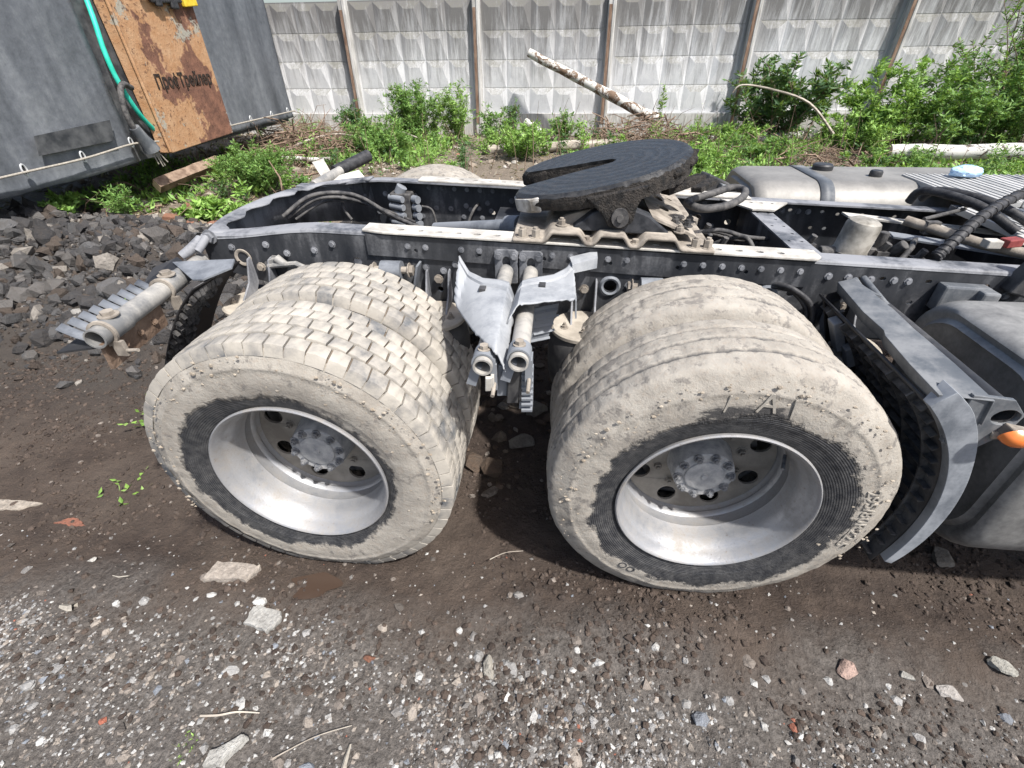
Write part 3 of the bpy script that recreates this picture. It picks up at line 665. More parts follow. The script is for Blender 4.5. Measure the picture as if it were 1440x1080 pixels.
# ---- fifth wheel coupling
fw = empty('fifth_wheel_coupling', (0, 0, 0), truck)
def wave(x):      # corrugated mounting plate
    k = 0.
    for c, w in ((-.505, .075), (-.335, .06), (-.16, .075)):
        d = abs(x-c); k = max(k, float(1-sst((d-w*.62)/(.035))))
    return T0+.014+.036*k
xs = np.linspace(-.70, .035, 110); b = FMB(); vs = []; fs = []
ys = (-.478, -.37, -.2, 0, .2, .37, .478)
for x in xs:
    for y in ys: vs.append((x, y, wave(x)+(0 if abs(y) > .36 else .0)))
n = len(ys)
for i in range(len(xs)-1):
    for q in range(n-1): fs.append((i*n+q, i*n+q+1, (i+1)*n+q+1, (i+1)*n+q))
b.add(vs, fs); b.build('mounting_plate', 'mount_dusty', fw, 50, solid=.012)
for s in (-1, 1):
    for x in (-.665, -.615, -.028, .015):
        b = FMB(); b.hexbolt((x, -.445*s*-1 if s > 0 else -.445, T0+.02), (0, 0, 1), .0165, .03, .008); b.tube([(x, .445*s, T0+.015), (x, .445*s, T0+.022)], .023, 14); b.build('mounting_bolt', 'mount_dusty', fw, 35)
    for x in (-.425, -.245): b = FMB(); b.hexbolt((x, .44*s, T0+.02), (0, 0, 1), .013, .014); b.build('mounting_bolt', 'mount_dusty', fw, 35)
# pedestal with sloped sides, and wide sloping plate with oblong holes
for s in (-1, 1):
    y0 = .385*s; b = FMB()
    b.plate([(-.49, T0+.045), (-.11, T0+.045), (-.20, T0+.112), (-.27, T0+.135), (-.36, T0+.135), (-.41, T0+.112)], [], lambda x, z: (x, y0+.03*s, z), lambda x, z: (x, y0-.03*s, z)); b.build('pedestal', 'rail_blue_dust' if s > 0 else 'pedestal_black', fw, bevel=.006)
    b = FMB(); b.plate([(-.55, T0+.052), (-.42, T0+.052), (-.30, T0+.12), (-.36, T0+.13), (-.50, T0+.085)], [], lambda x, z: (x, y0+.028*s-.05*s, z), lambda x, z: (x, y0-.05*s, z)); b.build('pedestal_rib', 'mount_dusty', fw, bevel=.004)
    for x in (-.52, -.085): b = FMB(); b.hexbolt((x, y0+.02*s, T0+.06), (0, 0, 1), .015, .018, .008); b.build('pedestal_bolt', 'mount_dusty', fw, 35)
b = FMB(); hh = [circ(-.11, -.16+.16*q, .033, 14, .75, 1.2) for q in range(3)]+[circ(-.045, -.24+.16*q, .018, 12) for q in range(4)]
b.plate([(-.19, -.40), (-.02, -.40), (.0, .40), (-.19, .40)], hh, lambda x, y: (x, y, T0+.075-.35*(x+.1)), lambda x, y: (x, y, T0+.065-.35*(x+.1))); b.build('cross_plate', 'mount_dusty', fw, bevel=.003)
for x, y in ((-.09, -.33), (-.05, -.36), (-.03, -.3)): b = FMB(); b.hexbolt((x, y, T0+.07), (0, 0, 1), .014, .016, .008); b.build('cross_plate_bolt', 'cable_dusty', fw, 35)
# top plate: half-round front, two horns at the rear, V throat
def tp(o):      # pieces of the tilted top plate
    o.parent = fw; o.location = (-.335, 0.0, 1.288); o.rotation_euler = (0, math.radians(-12), 0); o.scale = (.90, .93, 1); return o
TP = None
out = []
for q in range(33):
    a = math.radians(-88+176*q/32); out.append((-.06+.44*math.cos(a)*.98, .455*math.sin(a)))
out += [(-.12, .455), (-.25, .42), (-.35, .36), (-.425, .27), (-.435, .20), (-.41, .150), (-.20, .088), (-.04, .060), (.02, .038), (.04, 0), (.02, -.038), (-.04, -.060), (-.20, -.088), (-.41, -.150), (-.435, -.20), (-.425, -.27), (-.35, -.36), (-.25, -.42), (-.12, -.455)]
def dens_loop(l, m):
    o = []
    for i in range(len(l)):
        p, q = l[i], l[(i+1) % len(l)]
        for t in range(m): o.append((p[0]+(q[0]-p[0])*t/m, p[1]+(q[1]-p[1])*t/m))
    return o
ol = dens_loop(out, 3)
def tz(x, y): return -.012*max(0, (-x-.28)/.15)**1.5-.02*max(0, (math.hypot(x+.06, y)-.40)/.05)
b = MB()
grid = [Vector((p[0], p[1], 0)) for p in ol]
cx = -.02
inn = [(p[0]*.955-.002, p[1]*.955) for p in ol]
n = len(ol); vs = [(p[0], p[1], 0.0) for p in inn]; tr = tessellate_polygon([[Vector((p[0], p[1], 0)) for p in inn]])
b.add(vs, [tuple(t) for t in tr])
rr = random.Random(5)
e1 = [(p[0], p[1], -.012+rr.uniform(-.006, .004)) for p in ol]; e2 = [(p[0]*1.004+rr.uniform(-.004, .004), p[1]*1.004+rr.uniform(-.004, .004), -.034+rr.uniform(-.004, .004)) for p in ol]; e3 = [(p[0]*.985, p[1]*.985, -.052-.025*max(0, min(1, (p[0]+.3)*2))+rr.uniform(-.005, .005)) for p in ol]; e4 = [(p[0]*.9, p[1]*.9, -.05) for p in ol]
b.add(vs+e1, [(q, (q+1) % n, n+(q+1) % n, n+q) for q in range(n)])
plate_o = tp(b.build('plate_top', 'grease_black', TP, 50))
b = MB(); b.add(e1+e2+e3+e4, [(k*n+q, k*n+(q+1) % n, (k+1)*n+(q+1) % n, (k+1)*n+q) for k in range(3) for q in range(n)]); tp(b.build('plate_skirt', 'grease_grit', TP, 60))
for s in (-1, 1):      # worn bright horn ends
    b = MB(); b.plate([(-.31, .385*s), (-.355, .362*s), (-.430, .272*s), (-.442, .20*s), (-.41, .155*s), (-.30, .105*s)], [], lambda x, y: (x-.002, y, -.004+.10*(x+.30)), lambda x, y: (x-.002, y*1.004, -.062)); tp(b.build('horn_ramp', 'horn_worn' if s < 0 else 'grease_grit', TP, bevel=.01))
    b = MB(); y0 = .478*s
    b.plate([(-.12, -.02), (.12, -.02), (.07, -.085), (.048, -.135), (.0, -.152), (-.048, -.135), (-.07, -.085)], [], lambda x, z: (x, y0, z), lambda x, z: (x, y0+.03*s*-1, z)); tp(b.build('pivot_lug', 'grease_grit', TP, bevel=.006))
    b = MB(); b.tube([(0, y0, -.108), (0, y0+.012*s, -.108)], .034, 20); b.tube([(0, y0, -.108), (0, y0+.02*s, -.108)], .014, 12); tp(b.build('pivot_pin', 'cable_dusty', TP, 40))
rs = np.random.default_rng(4)
for k in range(26):     # grease lumps on the near edge
    a = rs.uniform(-PI*.5, 0.1); x = -.06+.43*math.cos(a); y = .45*math.sin(a); r = rs.uniform(.006, .02)
    b = MB() if k == 0 else b
    b.add([(x+r*v[0]*1.5, y+r*v[1]*.7-.0, -.035+rs.uniform(-.03, .01)*0+r*v[2]) for v in IV*(1+rs.uniform(-.3, .3, (12, 1)))], [tuple(f) for f in IF])
tag(tp(b.build('grease_lumps', 'grease_grit', TP, 80)), kind='stuff')
b = MB(); b.box((.30, -.18, -.11), (.2, .06, .03), (0, 0, .5)); b.box((.36, -.30, -.10), (.12, .05, .02), (0, 0, .8)); tp(b.build('release_handle', 'grease_grit', TP, bevel=.004))

# ---- wheels
NS = 300
def noise_tyre(V, amp, seed, r0):
    r = np.hypot(V[:, 0], V[:, 2]); k = sst((r-.36)/.05)
    d = amp*k*fbm(V[:, 0]*22+seed, V[:, 1]*22, V[:, 2]*22, 4)+amp*.7*k*np.clip(fbm(V[:, 0]*60+seed, V[:, 1]*60, V[:, 2]*60, 2)-.18, 0, 1)
    return d
def tyre_mesh(name, kind, mat, par, seed=0):
    side = [(.292, -.128), (.300, -.140), (.315, -.146), (.335, -.151), (.352, -.154), (.356, -.156), (.362, -.1565), (.385, -.160), (.41, -.161), (.432, -.159), (.446, -.1565), (.450, -.158), (.456, -.1555), (.470, -.150), (.484, -.144), (.495, -.139)]
    if kind == 'rib':
        crown = [(.505, -.135), (.514, -.129), (.5195, -.122)]
        ys = np.linspace(-.116, .116, 39)
        for y in ys:
            r = .530-.008*(y/.116)**2; g = 0
            for gy in (-.062, 0., .062): g = max(g, float(1-sst((abs(y-gy)-.003)/.004)))
            crown.append((r-.0085*g, y))
        crown += [(r, -y) for r, y in [(.505, -.135), (.514, -.129), (.5195, -.122)]][::-1]
    else:
        crown = [(.502, -.136), (.508, -.131), (.512, -.12)]+[(.5155, y) for y in np.linspace(-.11, .11, 14)]+[(.512, .12), (.508, .131), (.502, .136)]
    prof = np.array(side+crown+[(r, -y) for r, y in side[::-1]]); m = len(prof)
    a = np.arange(NS)*2*PI/NS
    A, R = np.meshgrid(a, prof[:, 0]); _, Yv = np.meshgrid(a, prof[:, 1])
    R = R.copy()
    if kind == 'rib':   # wavy sipes across the ribs
        rib = np.abs(Yv) < .118
        ph = (A*NS/(2*PI)).round().astype(int); row = np.floor((Yv+.124)/.062).astype(int)
        R -= np.where(rib & ((ph+row*3) % 7 == 0), .0032, 0)
        R -= .004*np.clip(fbm(A*30, Yv*20, None, 3)-.25, 0, 1)*rib
    V = np.stack([R*np.sin(A), Yv, R*np.cos(A)], 2).reshape(-1, 3)
    d = noise_tyre(V, .0055, seed, 0); r = np.hypot(V[:, 0], V[:, 2])
    sidew = np.abs(V[:, 1]) > .134
    V[:, 1] += np.where(sidew, np.sign(V[:, 1])*d, 0); sc = np.where(sidew, 1, 1+d*.8/r); V[:, 0] *= sc; V[:, 2] *= sc
    # weight flattens the foot of the tyre
    low = V[:, 2] < -.50; V[low, 2] = -.50+(V[low, 2]+.50)*.45
    i = np.arange(m*NS).reshape(m, NS); F = np.stack([i[:-1].ravel(), np.roll(i[:-1], -1, 1).ravel(), np.roll(i[1:], -1, 1).ravel(), i[1:].ravel()], 1)
    return np_mesh(name, V, F[:, ::-1], mat, par, smooth=True)
BLK = {}
def block_mesh(row, var):
    key = (row, var)
    if key in BLK: return BLK[key]
    yc = (-.1045, -.0525, 0, .0525, .1045)[row]; hw = .0246 if row in (1, 2, 3) else .0268
    if row == 0: yc -= .003
    if row == 4: yc += .003
    rr = random.Random(row*7+var); da = 2*PI/54*.5*rr.uniform(.90, .945); r0, r1 = .510, .531-.004*(row-2)**2*.35
    nseg = 4; vs = []
    skew = .10*(1 if row % 2 else -1)*rr.uniform(.7, 1.2)
    def P(a, y, r): return (r*math.sin(a), y, r*math.cos(a))
    for q in range(nseg+1):
        t = -1+2*q/nseg; e = .93 if abs(t) == 1 else 1
        dx = rr.uniform(-.0015, .0015)
        for y, r, k in ((-hw, r0, 1), (-hw*.985, r1-.0022, .992), (-hw*.93, r1, .965), (hw*.93, r1, .965), (hw*.985, r1-.0022, .992), (hw, r0, 1)):
            ro = r-(.0018 if abs(t) == 1 and r == r1 else 0)
            if row == 0 and y == -hw: yy, ro = yc+y-.010, .488
            elif row == 4 and y == hw: yy, ro = yc+y+.010, .488
            else: yy = yc+y+dx
            vs.append(P(da*t*k+skew*(y)/.5, yy, ro))
    fs = [(q*6+k, q*6+k+1, (q+1)*6+k+1, (q+1)*6+k) for q in range(nseg) for k in range(5)]+[(0, 1, 2, 3, 4, 5), tuple(nseg*6+k for k in (5, 4, 3, 2, 1, 0))]
    b = MB(); b.add(vs, fs); o = b.build('tread_block', 'tread_block_rubber', None, 50); me = o.data; bpy.data.objects.remove(o)
    BLK[key] = me; return me
def add_blocks(wp, loc_y, vis, name_rest):
    rest_v = []; rest_f = []
    for row in range(5):
        for k in range(54):
            a = 2*PI*(k+(.5 if row % 2 else 0)+.15*row)/54; ad = (math.degrees(a)+180) % 360-180
            me = block_mesh(row, k % 3)
            if vis(ad, row):
                o = bpy.data.objects.new('tread_block', me); C.objects.link(o); o.parent = wp; o.location = (0, loc_y, 0); o.rotation_euler = (0, a, 0)
            else:
                c, s = math.cos(a), math.sin(a); off = len(rest_v)
                for v in me.vertices:
                    x, y, z = v.co; X, Z = x*c+z*s, -x*s+z*c
                    if Z < -.50: Z = -.50+(Z+.5)*.3
                    rest_v.append((X, y, Z))
                for p in me.polygons: rest_f.append(tuple(i+off for i in p.vertices))
    b = MB(); b.add(rest_v, rest_f); o = b.build(name_rest, 'tread_block_rubber', wp, 50, loc=(0, loc_y, 0)); tag(o, kind='stuff')
def rim(par, yc, s, full=True):
    """s=-1: open face towards -Y"""
    f = lambda prof: [(r, -y*s) for r, y in prof]
    b = MB(); b.lathe(f([(.288, -.118), (.300, -.136), (.3055, -.148), (.3055, -.153), (.301, -.156), (.295, -.153), (.290, -.144), (.283, -.120), (.279, -.105), (.272, -.095), (.266, -.060), (.264, -.038), (.260, -.020), (.264, -.012), (.2635, .022), (.257, .030), (.256, .042), (.260, .048), (.259, .058), (.254, .068), (.248, .071), (.242, .065)]), 96)
    o = b.build('rim', 'rim_steel', par, 35, loc=(0, yc, 0))
    if full:
        holes = [circ(.204*math.cos(2*PI*q/8+PI/8), .204*math.sin(2*PI*q/8+PI/8), .034, 18) for q in range(8)]
        b = MB(); b.plate(circ(0, 0, .251, 64), holes, lambda x, z: (x, -s*(.066+.010*(1-(x*x+z*z)/.05)), z), lambda x, z: (x, -s*(.075+.010*(1-(x*x+z*z)/.05)), z)); b.build('rim_disc', 'disc_dusty', par, 30, loc=(0, yc, 0))
        b = MB(); b.lathe([(r, -s*y) for r, y in [(.112, .08), (.106, .05), (.101, .0), (.098, -.012), (.093, -.016), (.066, -.016), (.064, -.021), (.060, -.023), (.012, -.020), (.010, -.026), (0.0005, -.027)]], 48); h = b.build('hub_cap', 'hub_dusty', par, 35, loc=(0, yc, 0))
        for q in range(10):
            a = 2*PI*q/10+.1
            b = MB(); b.hexbolt((.085*math.cos(a), s*.016, .085*math.sin(a)), (0, s, 0), .0115, .014, .006); b.build('hub_nut', 'hub_nut_steel', par, 35, loc=(0, yc, 0))
        b = MB(); b.tube([(.235, -s*-.0, .10), (.222, s*.03, .095), (.212, s*.055, .09)], .006, 8); b.build('valve_stem', 'hub_nut_steel', par, 40, loc=(0, yc, 0))
        for q in range(10):
            a = 2*PI*(q+.5)/10
            b = MB(); b.hexbolt((.141*math.cos(a), -s*.070, .141*math.sin(a)), (0, s, 0), .0135, .016, .008); b.build('wheel_nut', 'disc_dusty', par, 35, loc=(0, yc, 0))
def clods(par, yc, seed, n, rng=(.38, .50)):
    r_ = np.random.default_rng(seed); vs = []; fs = []
    for k in range(n):
        a = r_.uniform(-2.0, 2.0); r = r_.uniform(*rng); s = .0014+.0040*r_.random()**2.5
        c = np.array((r*math.sin(a), -.158-.0*s, r*math.cos(a))); W = IV*(1+r_.uniform(-.35, .35, (12, 1)))*s*np.array((1.6, .7, 1.2))
        o = len(vs); vs += [tuple(c+p) for p in W]; fs += [tuple(i+o for i in f) for f in IF]
    b = MB(); b.add(vs, fs); tag(b.build('mud_clods', 'mud_clod', par, None, loc=(0, yc, 0)), kind='stuff')
def text_mesh(txt, size, extrude, bold=0.):
    c = bpy.data.curves.new('t', 'FONT'); c.body = txt; c.size = size; c.extrude = extrude; c.offset = bold; c.align_x = 'CENTER'; c.align_y = 'CENTER'; c.resolution_u = 2
    o = bpy.data.objects.new('t', c); C.objects.link(o); bpy.context.view_layer.update()
    me = bpy.data.meshes.new_from_object(o.evaluated_get(bpy.context.evaluated_depsgraph_get())); bpy.data.objects.remove(o); return me
def arc_text(txt, size, r, ang, par, yc, mat, name='raised_lettering'):
    me = text_mesh(txt, size, .0020); 
    for v in me.vertices:      # wrap round the sidewall
        x, y, z = v.co; a = ang+x/r; R = r+y
        v.co = (R*math.sin(a), -.1615+.0-z, R*math.cos(a))
    me.materials.clear(); me.materials.append(MATS[mat]); return link(name, me, par, loc=(0, yc, 0))
def dual(x, side, pattern, detail):
    s = side; w = empty('wheel', (x, 0, WZ), truck)
    yo, yi = 1.02*s, .685*s
    if detail:
        ws = []
        for y, outer in ((yo, True), (yi, False)):
            wp = empty('wheel', (x, y, WZ), truck); ws.append(wp)
            mat = ('tyre_mud_front' if pattern == 'rib' else 'tyre_mud_rear') if outer else ('tyre_mud_inner' if pattern == 'rib' else 'tyre_mud_inner_block')
            tyre_mesh('tyre', pattern, mat, wp, x*3+y)
            rim(wp, 0, s, outer)
            if pattern == 'block':
                vis = (lambda ad, row: -78 < ad < 100) if outer else (lambda ad, row: -50 < ad < 100 )
                add_blocks(wp, 0, vis, 'tread')
            if outer: clods(wp, 0, 5 if pattern == 'rib' else 6, 260)
            wp['label'] = ('outer ' if outer else 'inner ')+('rear wheel with blocky tread caked in pale mud' if pattern == 'block' else 'front-axle wheel with ribbed tread caked in pale mud')
        bpy.data.objects.remove(w)
        b = MB(); b.lathe([(.10, -.02), (.205, -.02), (.21, .2), (.12, .2)], 40); b.build('brake_drum', 'drum_rust', ws[0], 40, loc=(0, -s*.135, 0))
        return ws
    for y in (yo, yi):
        wp = w if y == yo else empty('wheel', (x, y, WZ+.03), truck); wp.location = (x, y, WZ+.03)
        tyre_mesh('tyre', pattern, 'tyre_mud_inner', wp, 3); rim(wp, 0, s, False)
w2 = dual(0, -1, 'rib', True); w1 = dual(-WB, -1, 'block', True)
dual(-WB, 1, 'rib', False); dual(0, 1, 'rib', False)
arc_text('295/80R22.5', .052, .434, math.radians(90), w2[0], 0, 'raised_mud')
arc_text('A', .085, .425, math.radians(5), w2[0], 0, 'raised_mud'); arc_text('/', .075, .42, math.radians(-9), w2[0], 0, 'raised_mud'); arc_text('\\', .08, .42, math.radians(14), w2[0], 0, 'raised_mud')
arc_text('OO', .045, .405, math.radians(-146), w2[0], 0, 'raised_rubber')

# ---- air springs, shock absorbers
def airspring(x, front, bracket=True):
    e = empty('air_spring', (x, -.575, .80+S_(x)), truck)
    b = MB(); b.lathe_z([(0, .022), (.115, .022), (.122, .016), (.122, .004), (.115, 0), (0, 0)], 36); b.build('top_disc', 'airspring_plate', e, 40)
    b = MB(); b.lathe_z([(.108, 0), (.125, -.03), (.132, -.09), (.130, -.16), (.12, -.22), (.10, -.25), (.095, -.36)], 36); b.build('bellows', 'bellows_rubber', e, 50)
    for dx in (-.045, .045):
        b = MB(); b.plate([(-.01, .02), (.095, .02), (.125, .05), (.125, .16), (.10, .155), (.06, .07)], [], lambda y, z: (dx-.004, y, z), lambda y, z: (dx+.004, y, z)); b.build('bracket', 'rail_blue_dust', e, bevel=.003)
    for dx, dy in ((-.07, -.03), (.07, -.03), (0, -.07)): b = MB(); b.hexbolt((dx, dy, .022), (0, 0, 1), .011, .012, .01); b.build('bolt', 'mount_dusty', e, 35)
    b = MB(); b.hexbolt((0, .11, .12), (0, -1, 0), .013, .012); b.build('bolt', 'mount_dusty', e, 35)
for x in (-1.74, -1.0, -.42, .55): airspring(x, 0)
def shock(x, dx):
    e = empty('shock_absorber', (x, -.51, .965+S_(x)), truck)
    b = MB(); b.tube([(-.04, 0, .0), (.04, 0, .0)], .036, 18); b.build('eye', 'bracket_grey', e, 40)
    b = MB(); b.tube([(-.085, 0, 0), (.085, 0, 0)], .014, 10); b.hexbolt((.07, 0, 0), (1, 0, 0), .02, .016); b.hexbolt((-.07, 0, 0), (-1, 0, 0), .02, .016); b.build('pin', 'mount_dusty', e, 35)
    b = MB(); b.tube([(0, 0, -.03), (dx*.3, -.01, -.09)], .034, 16); b.tube([(dx*.3, -.01, -.085), (dx, -.03, -.5)], .042, 18); b.build('body', 'tube_worn', e, 40)
    b = MB(); b.box((.085, .03, -.05), (.008, .07, .14), (0, .25, 0)); b.build('side_plate', 'bracket_grey', e)
shock(-1.17, .03); shock(-.175, .03)
# levelling rod on the rear of the near rail
b = FMB(); b.hexbolt((-1.68, -.45, .945), (0, -1, 0), .016, .03); b.tube([(-1.70, -.475, .93), (-1.57, -.49, .955), (-1.5, -.50, .93)], .011, 8); b.tube([(-1.66, -.47, .965), (-1.63, -.475, .94)], .018, 10); b.build('levelling_rod', 'tube_worn', truck, 40)
b = FMB(); b.lathe([(.022, 0), (.028, -.004), (.034, -.004), (.036, 0)], 20, (-1.815, -.452, .95)); b.build('grommet', 'mount_dusty', truck, 40)
cable([(.28, -.45, .95), (.33, -.5, .955), (.40, -.53, .91), (.42, -.55, .84), (.40, -.56, .80)], .014, 'hose_black', 'brake_hose'); cable([(.27, -.45, .94), (.34, -.49, .94), (.40, -.52, .88), (.405, -.54, .80)], .012, 'hose_black', 'brake_hose')
b = FMB(); b.lathe([(.022, -.006), (.03, -.012), (.04, -.008), (.042, 0)], 22, (.27, -.452, .945)); b.build('grommet', 'bracket_grey', truck, 40); b = FMB(); b.lathe([(.026, -.006), (.034, -.01), (.042, 0)], 22, (-.32, -.452, .935)); b.build('grommet', 'bracket_grey', truck, 40)
b = FMB(); b.box((.40, -.53, .80), (.05, .05, .05)); b.box((.36, -.56, .76), (.16, .14, .02)); b.build('brake_bracket', 'airspring_plate', truck, bevel=.005)

# ---- mudguard remains between the axles: two arms with torn sheets
def arm(x, yend, zend, hook):
    e = empty('mudguard_arm', (0, 0, 0), truck); z0 = .985+S_(x)-.01
    b = MB(); b.pipe((x, -.47, z0), (x+hook, yend, zend), .0285, .023, 24); b.build('tube', 'tube_worn', e, 40)
    b = MB(); oh = [(x-.045, z0-.05), (x-.045, z0+.075), (x-.035, z0+.085), (x+.035, z0+.085), (x+.045, z0+.075), (x+.045, z0-.05)]
    b.plate(oh, [circ(x, z0+.035, .016, 12, 1, 1.5)], lambda a, c: (a, -.476, c), lambda a, c: (a, -.462, c)); b.build('foot_plate', 'rail_blue_dust', e, bevel=.003)
    for dx in (-.03, .03): b = MB(); b.hexbolt((x+dx, -.478, z0+.062), (0, -1, 0), .011, .01); b.build('foot_bolt', 'rail_blue_dust', e, 35)
    # clamp at the outer end
    y = yend+.045; d = Vector((x+hook*.93, y, zend+.003))
    b = MB(); b.pipe((d.x, y-.03, d.z), (d.x, y+.03, d.z), .0345, .0287, 24); b.box((d.x-.03, y, d.z-.045), (.03, .055, .07), (0, .3, 0)); b.box((d.x+.028, y, d.z-.05), (.02, .05, .09)); b.build('clamp', 'bracket_grey', e, 40)
    b = MB(); b.hexbolt((d.x, y, d.z+.033), (0, 0, 1), .013, .014); b.build('clamp_bolt', 'mount_dusty', e, 35); b = MB(); b.tube([(d.x+.03, y-.02, d.z-.07), (d.x+.03, y-.075, d.z-.08)], .006, 8); b.build('clamp_stud', 'mount_dusty', e, 35)
    return e
a1 = arm(-.725, -1.10, .945, .0); a2 = arm(-.63, -1.10, .965, .008)
def fold_sheet(back, front, zf, par, nu=30, nv=26, seed=0):
    """folded plate between a back and a front edge (x,y lists), height from zf(x, v)"""
    def at_(l, u):
        t = u*(len(l)-1); k = min(int(t), len(l)-2); f = t-k; return (l[k][0]*(1-f)+l[k+1][0]*f, l[k][1]*(1-f)+l[k+1][1]*f)
    b = MB(); vs = []
    for v in range(nv+1):
        for u in range(nu+1):
            p, q = at_(back, u/nu), at_(front, u/nu); t = v/nv; x, y = p[0]*(1-t)+q[0]*t, p[1]*(1-t)+q[1]*t
            if v == nv: y += .008*float(vn(u*.9, seed))
            if u in (0, nu): x += .003*float(vn(v*.9, seed+3))
            vs.append((x, y, zf(x, t)+.0025*float(fbm(x*9+seed, y*9))))
    n = nu+1; b.add(vs, [(i*n+q, i*n+q+1, (i+1)*n+q+1, (i+1)*n+q) for i in range(nv) for q in range(nu)]); return b.build('folded_sheet', 'sheet_grey', par, 28, solid=.004)
def z1(x, t):
    z = 1.032-(1.9*(x+.69) if x > -.69 else .16*(-.72-x) if x < -.72 else 0)
    if x < -.855: z += .75*(-.855-x)
    if .14 < t < .19: z -= .009
    return z-.045*t*t
fold_sheet([(-.662, -.74), (-.69, -.70), (-.72, -.685), (-.79, -.645), (-.85, -.57), (-.905, -.48)], [(-.660, -1.09), (-.672, -1.085), (-.695, -1.075), (-.735, -1.02), (-.775, -.95), (-.875, -.745)], z1, a1, seed=2)
def z2(x, t):
    z = 1.034-(1.5*(-.645-x) if x < -.645 else .05*(x+.63))
    if x > -.50: z += .5*(x+.50)*(1-t)
    if .22 < t < .30: z -= .008
    return z
fold_sheet([(-.672, -.80), (-.655, -.70), (-.62, -.665), (-.54, -.615), (-.49, -.54), (-.47, -.48)], [(-.672, -.915), (-.655, -.89), (-.62, -.865), (-.55, -.835), (-.50, -.82), (-.465, -.805)], z2, a2, seed=7)
b = MB(); b.add([(-.485, -.50, 1.05), (-.475, -.56, 1.045), (-.385, -.515, 1.055), (-.385, -.45, 1.06), (-.485, -.50, 1.02), (-.475, -.565, 1.015), (-.385, -.52, 1.02), (-.385, -.445, 1.025)], [(0, 1, 2, 3), (1, 5, 6, 2), (2, 6, 7, 3)]); b.build('bracket_arm', 'sheet_grey', a2, solid=.005)
b = MB(); b.add([(-.47, -.60, 1.03), (-.462, -.80, 1.02), (-.458, -.80, .955), (-.466, -.60, .965)], [(0, 1, 2, 3)]); b.build('turned_lip', 'sheet_grey', a2, solid=.005)
for par, x, y in ((a1, -.775, -.745), (a2, -.575, -.72)): b = MB(); b.box((x, y, 1.026 if par is a1 else 1.034), (.022, .03, .010)); b.build('slot', 'plastic_black', par)
# slit rubber flap and hanging scraps
def slit_flap(name, corners, rows, cols, par, mat='rubber_flap', comb=.02, flat=.003):
    """quad (tl,tr,br,bl) with a field of thin bristle lips"""
    tl, tr, br, bl = [Vector(c) for c in corners]; nrm = (tr-tl).cross(bl-tl).normalized()
    b = MB(); b.add([tl, tr, br, bl, tl+nrm*.006, tr+nrm*.006, br+nrm*.006, bl+nrm*.006], [(0, 1, 2, 3), (7, 6, 5, 4), (0, 4, 5, 1), (1, 5, 6, 2), (2, 6, 7, 3), (3, 7, 4, 0)])
    o = b.build(name, mat, par); rr = random.Random(2)
    b = MB()
    for i in range(rows):
        for j in range(cols):
            u = (j+.5+(.3 if i % 2 else 0))/cols; v = (i+.5)/rows
            p = tl.lerp(tr, u).lerp(bl.lerp(br, u), v); du = (tr-tl)/cols*.42; dn = -nrm*comb*rr.uniform(.7, 1.1); dv = (bl-tl)/rows*.22
            b.add([p-du, p+du, p+du+dn+dv, p-du+dn+dv, p-du+dv, p+du+dv], [(0, 1, 2, 3), (3, 2, 5, 4), (0, 3, 4), (1, 5, 2)])
    tag(b.build('bristles', mat, par), kind='stuff'); return o
slit_flap('slit_flap', [(-.605, -.76, .965), (-.515, -.73, .975), (-.55, -.74, .835), (-.61, -.76, .83)], 5, 2, a2, 'bracket_grey', .008)
for par, x, y, z, wd, ln, mt in ((a1, -.675, -1.05, .93, .03, .12, 'bracket_grey'), (a1, -.71, -1.10, .915, .018, .05, 'strip_dusty'), (a2, -.64, -1.06, .94, .035, .15, 'plastic_black'), (a2, -.605, -1.05, .93, .03, .17, 'bracket_grey'), (a2, -.66, -1.0, .95, .02, .18, 'plastic_black')):
    b = MB(); b.box((x, y, z-ln/2), (wd, .012, ln), (.1, .05, .2)); b.box((x+wd*.6, y+.01, z-ln/2), (.01, .02, ln*.9)); b.build('hanging_scrap', mt, par, bevel=.002)
for q in range(7): b = MB(); b.box((-.60, -1.055, .90-.022*q), (.034, .02, .008), (.15, 0, .1)); b.build('scrap_rib', 'bracket_grey', a2)

# ---- rear mudguard arm (left) with hanging board and comb
ra = empty('rear_mudguard_arm', (0, 0, 0), truck)
P0, P1 = Vector((-1.965, -.50, .995)), Vector((-1.872, -1.13, 1.0))
b = MB(); b.pipe(P0, P1, .031, .026, 28); b.build('tube', 'tube_worn', ra, 40)
for t, rr_ in ((.36, 0), (.86, 0)):
    p = P0.lerp(P1, t); d = (P1-P0).normalized()
    b = MB(); b.pipe(p-d*.045, p+d*.045, .0355, .0312, 28); b.build('clamp_sleeve', 'tube_worn', ra, 40)
    b = MB(); b.hexbolt(p+Vector((0, 0, .034)), (0, 0, 1), .019, .016, .0); b.tube([p+Vector((0, 0, .034)), p+Vector((0, 0, .038))], .03, 12); b.build('clamp_bolt', 'mount_dusty', ra, 35)
    b = MB(); b.pipe(p+d*.048, p+d*.058, .042, .033, 20); b.box(p+d*.05+Vector((.03, 0, -.05)), (.035, .014, .05)); b.tube([p+d*.05+Vector((.03, 0, -.06)), p+d*.05+Vector((.085, 0, -.055))], .006, 8); b.build('clamp_claw', 'mount_dusty', ra, 40)
b = MB(); b.add([(-1.916, -.83, .972), (-1.876, -1.12, .975), (-1.890, -1.115, .885), (-1.922, -.83, .888)], [(0, 1, 2, 3)]); o = b.build('hanging_board', 'brown_mud', ra, solid=.012)
for t in (.2, .5, .8): b = MB(); b.hexbolt((-1.908+.03*t, -.84-.25*t, .93), (1, -.1, .1), .008, .006); b.build('board_bolt', 'brown_mud', ra, 35)
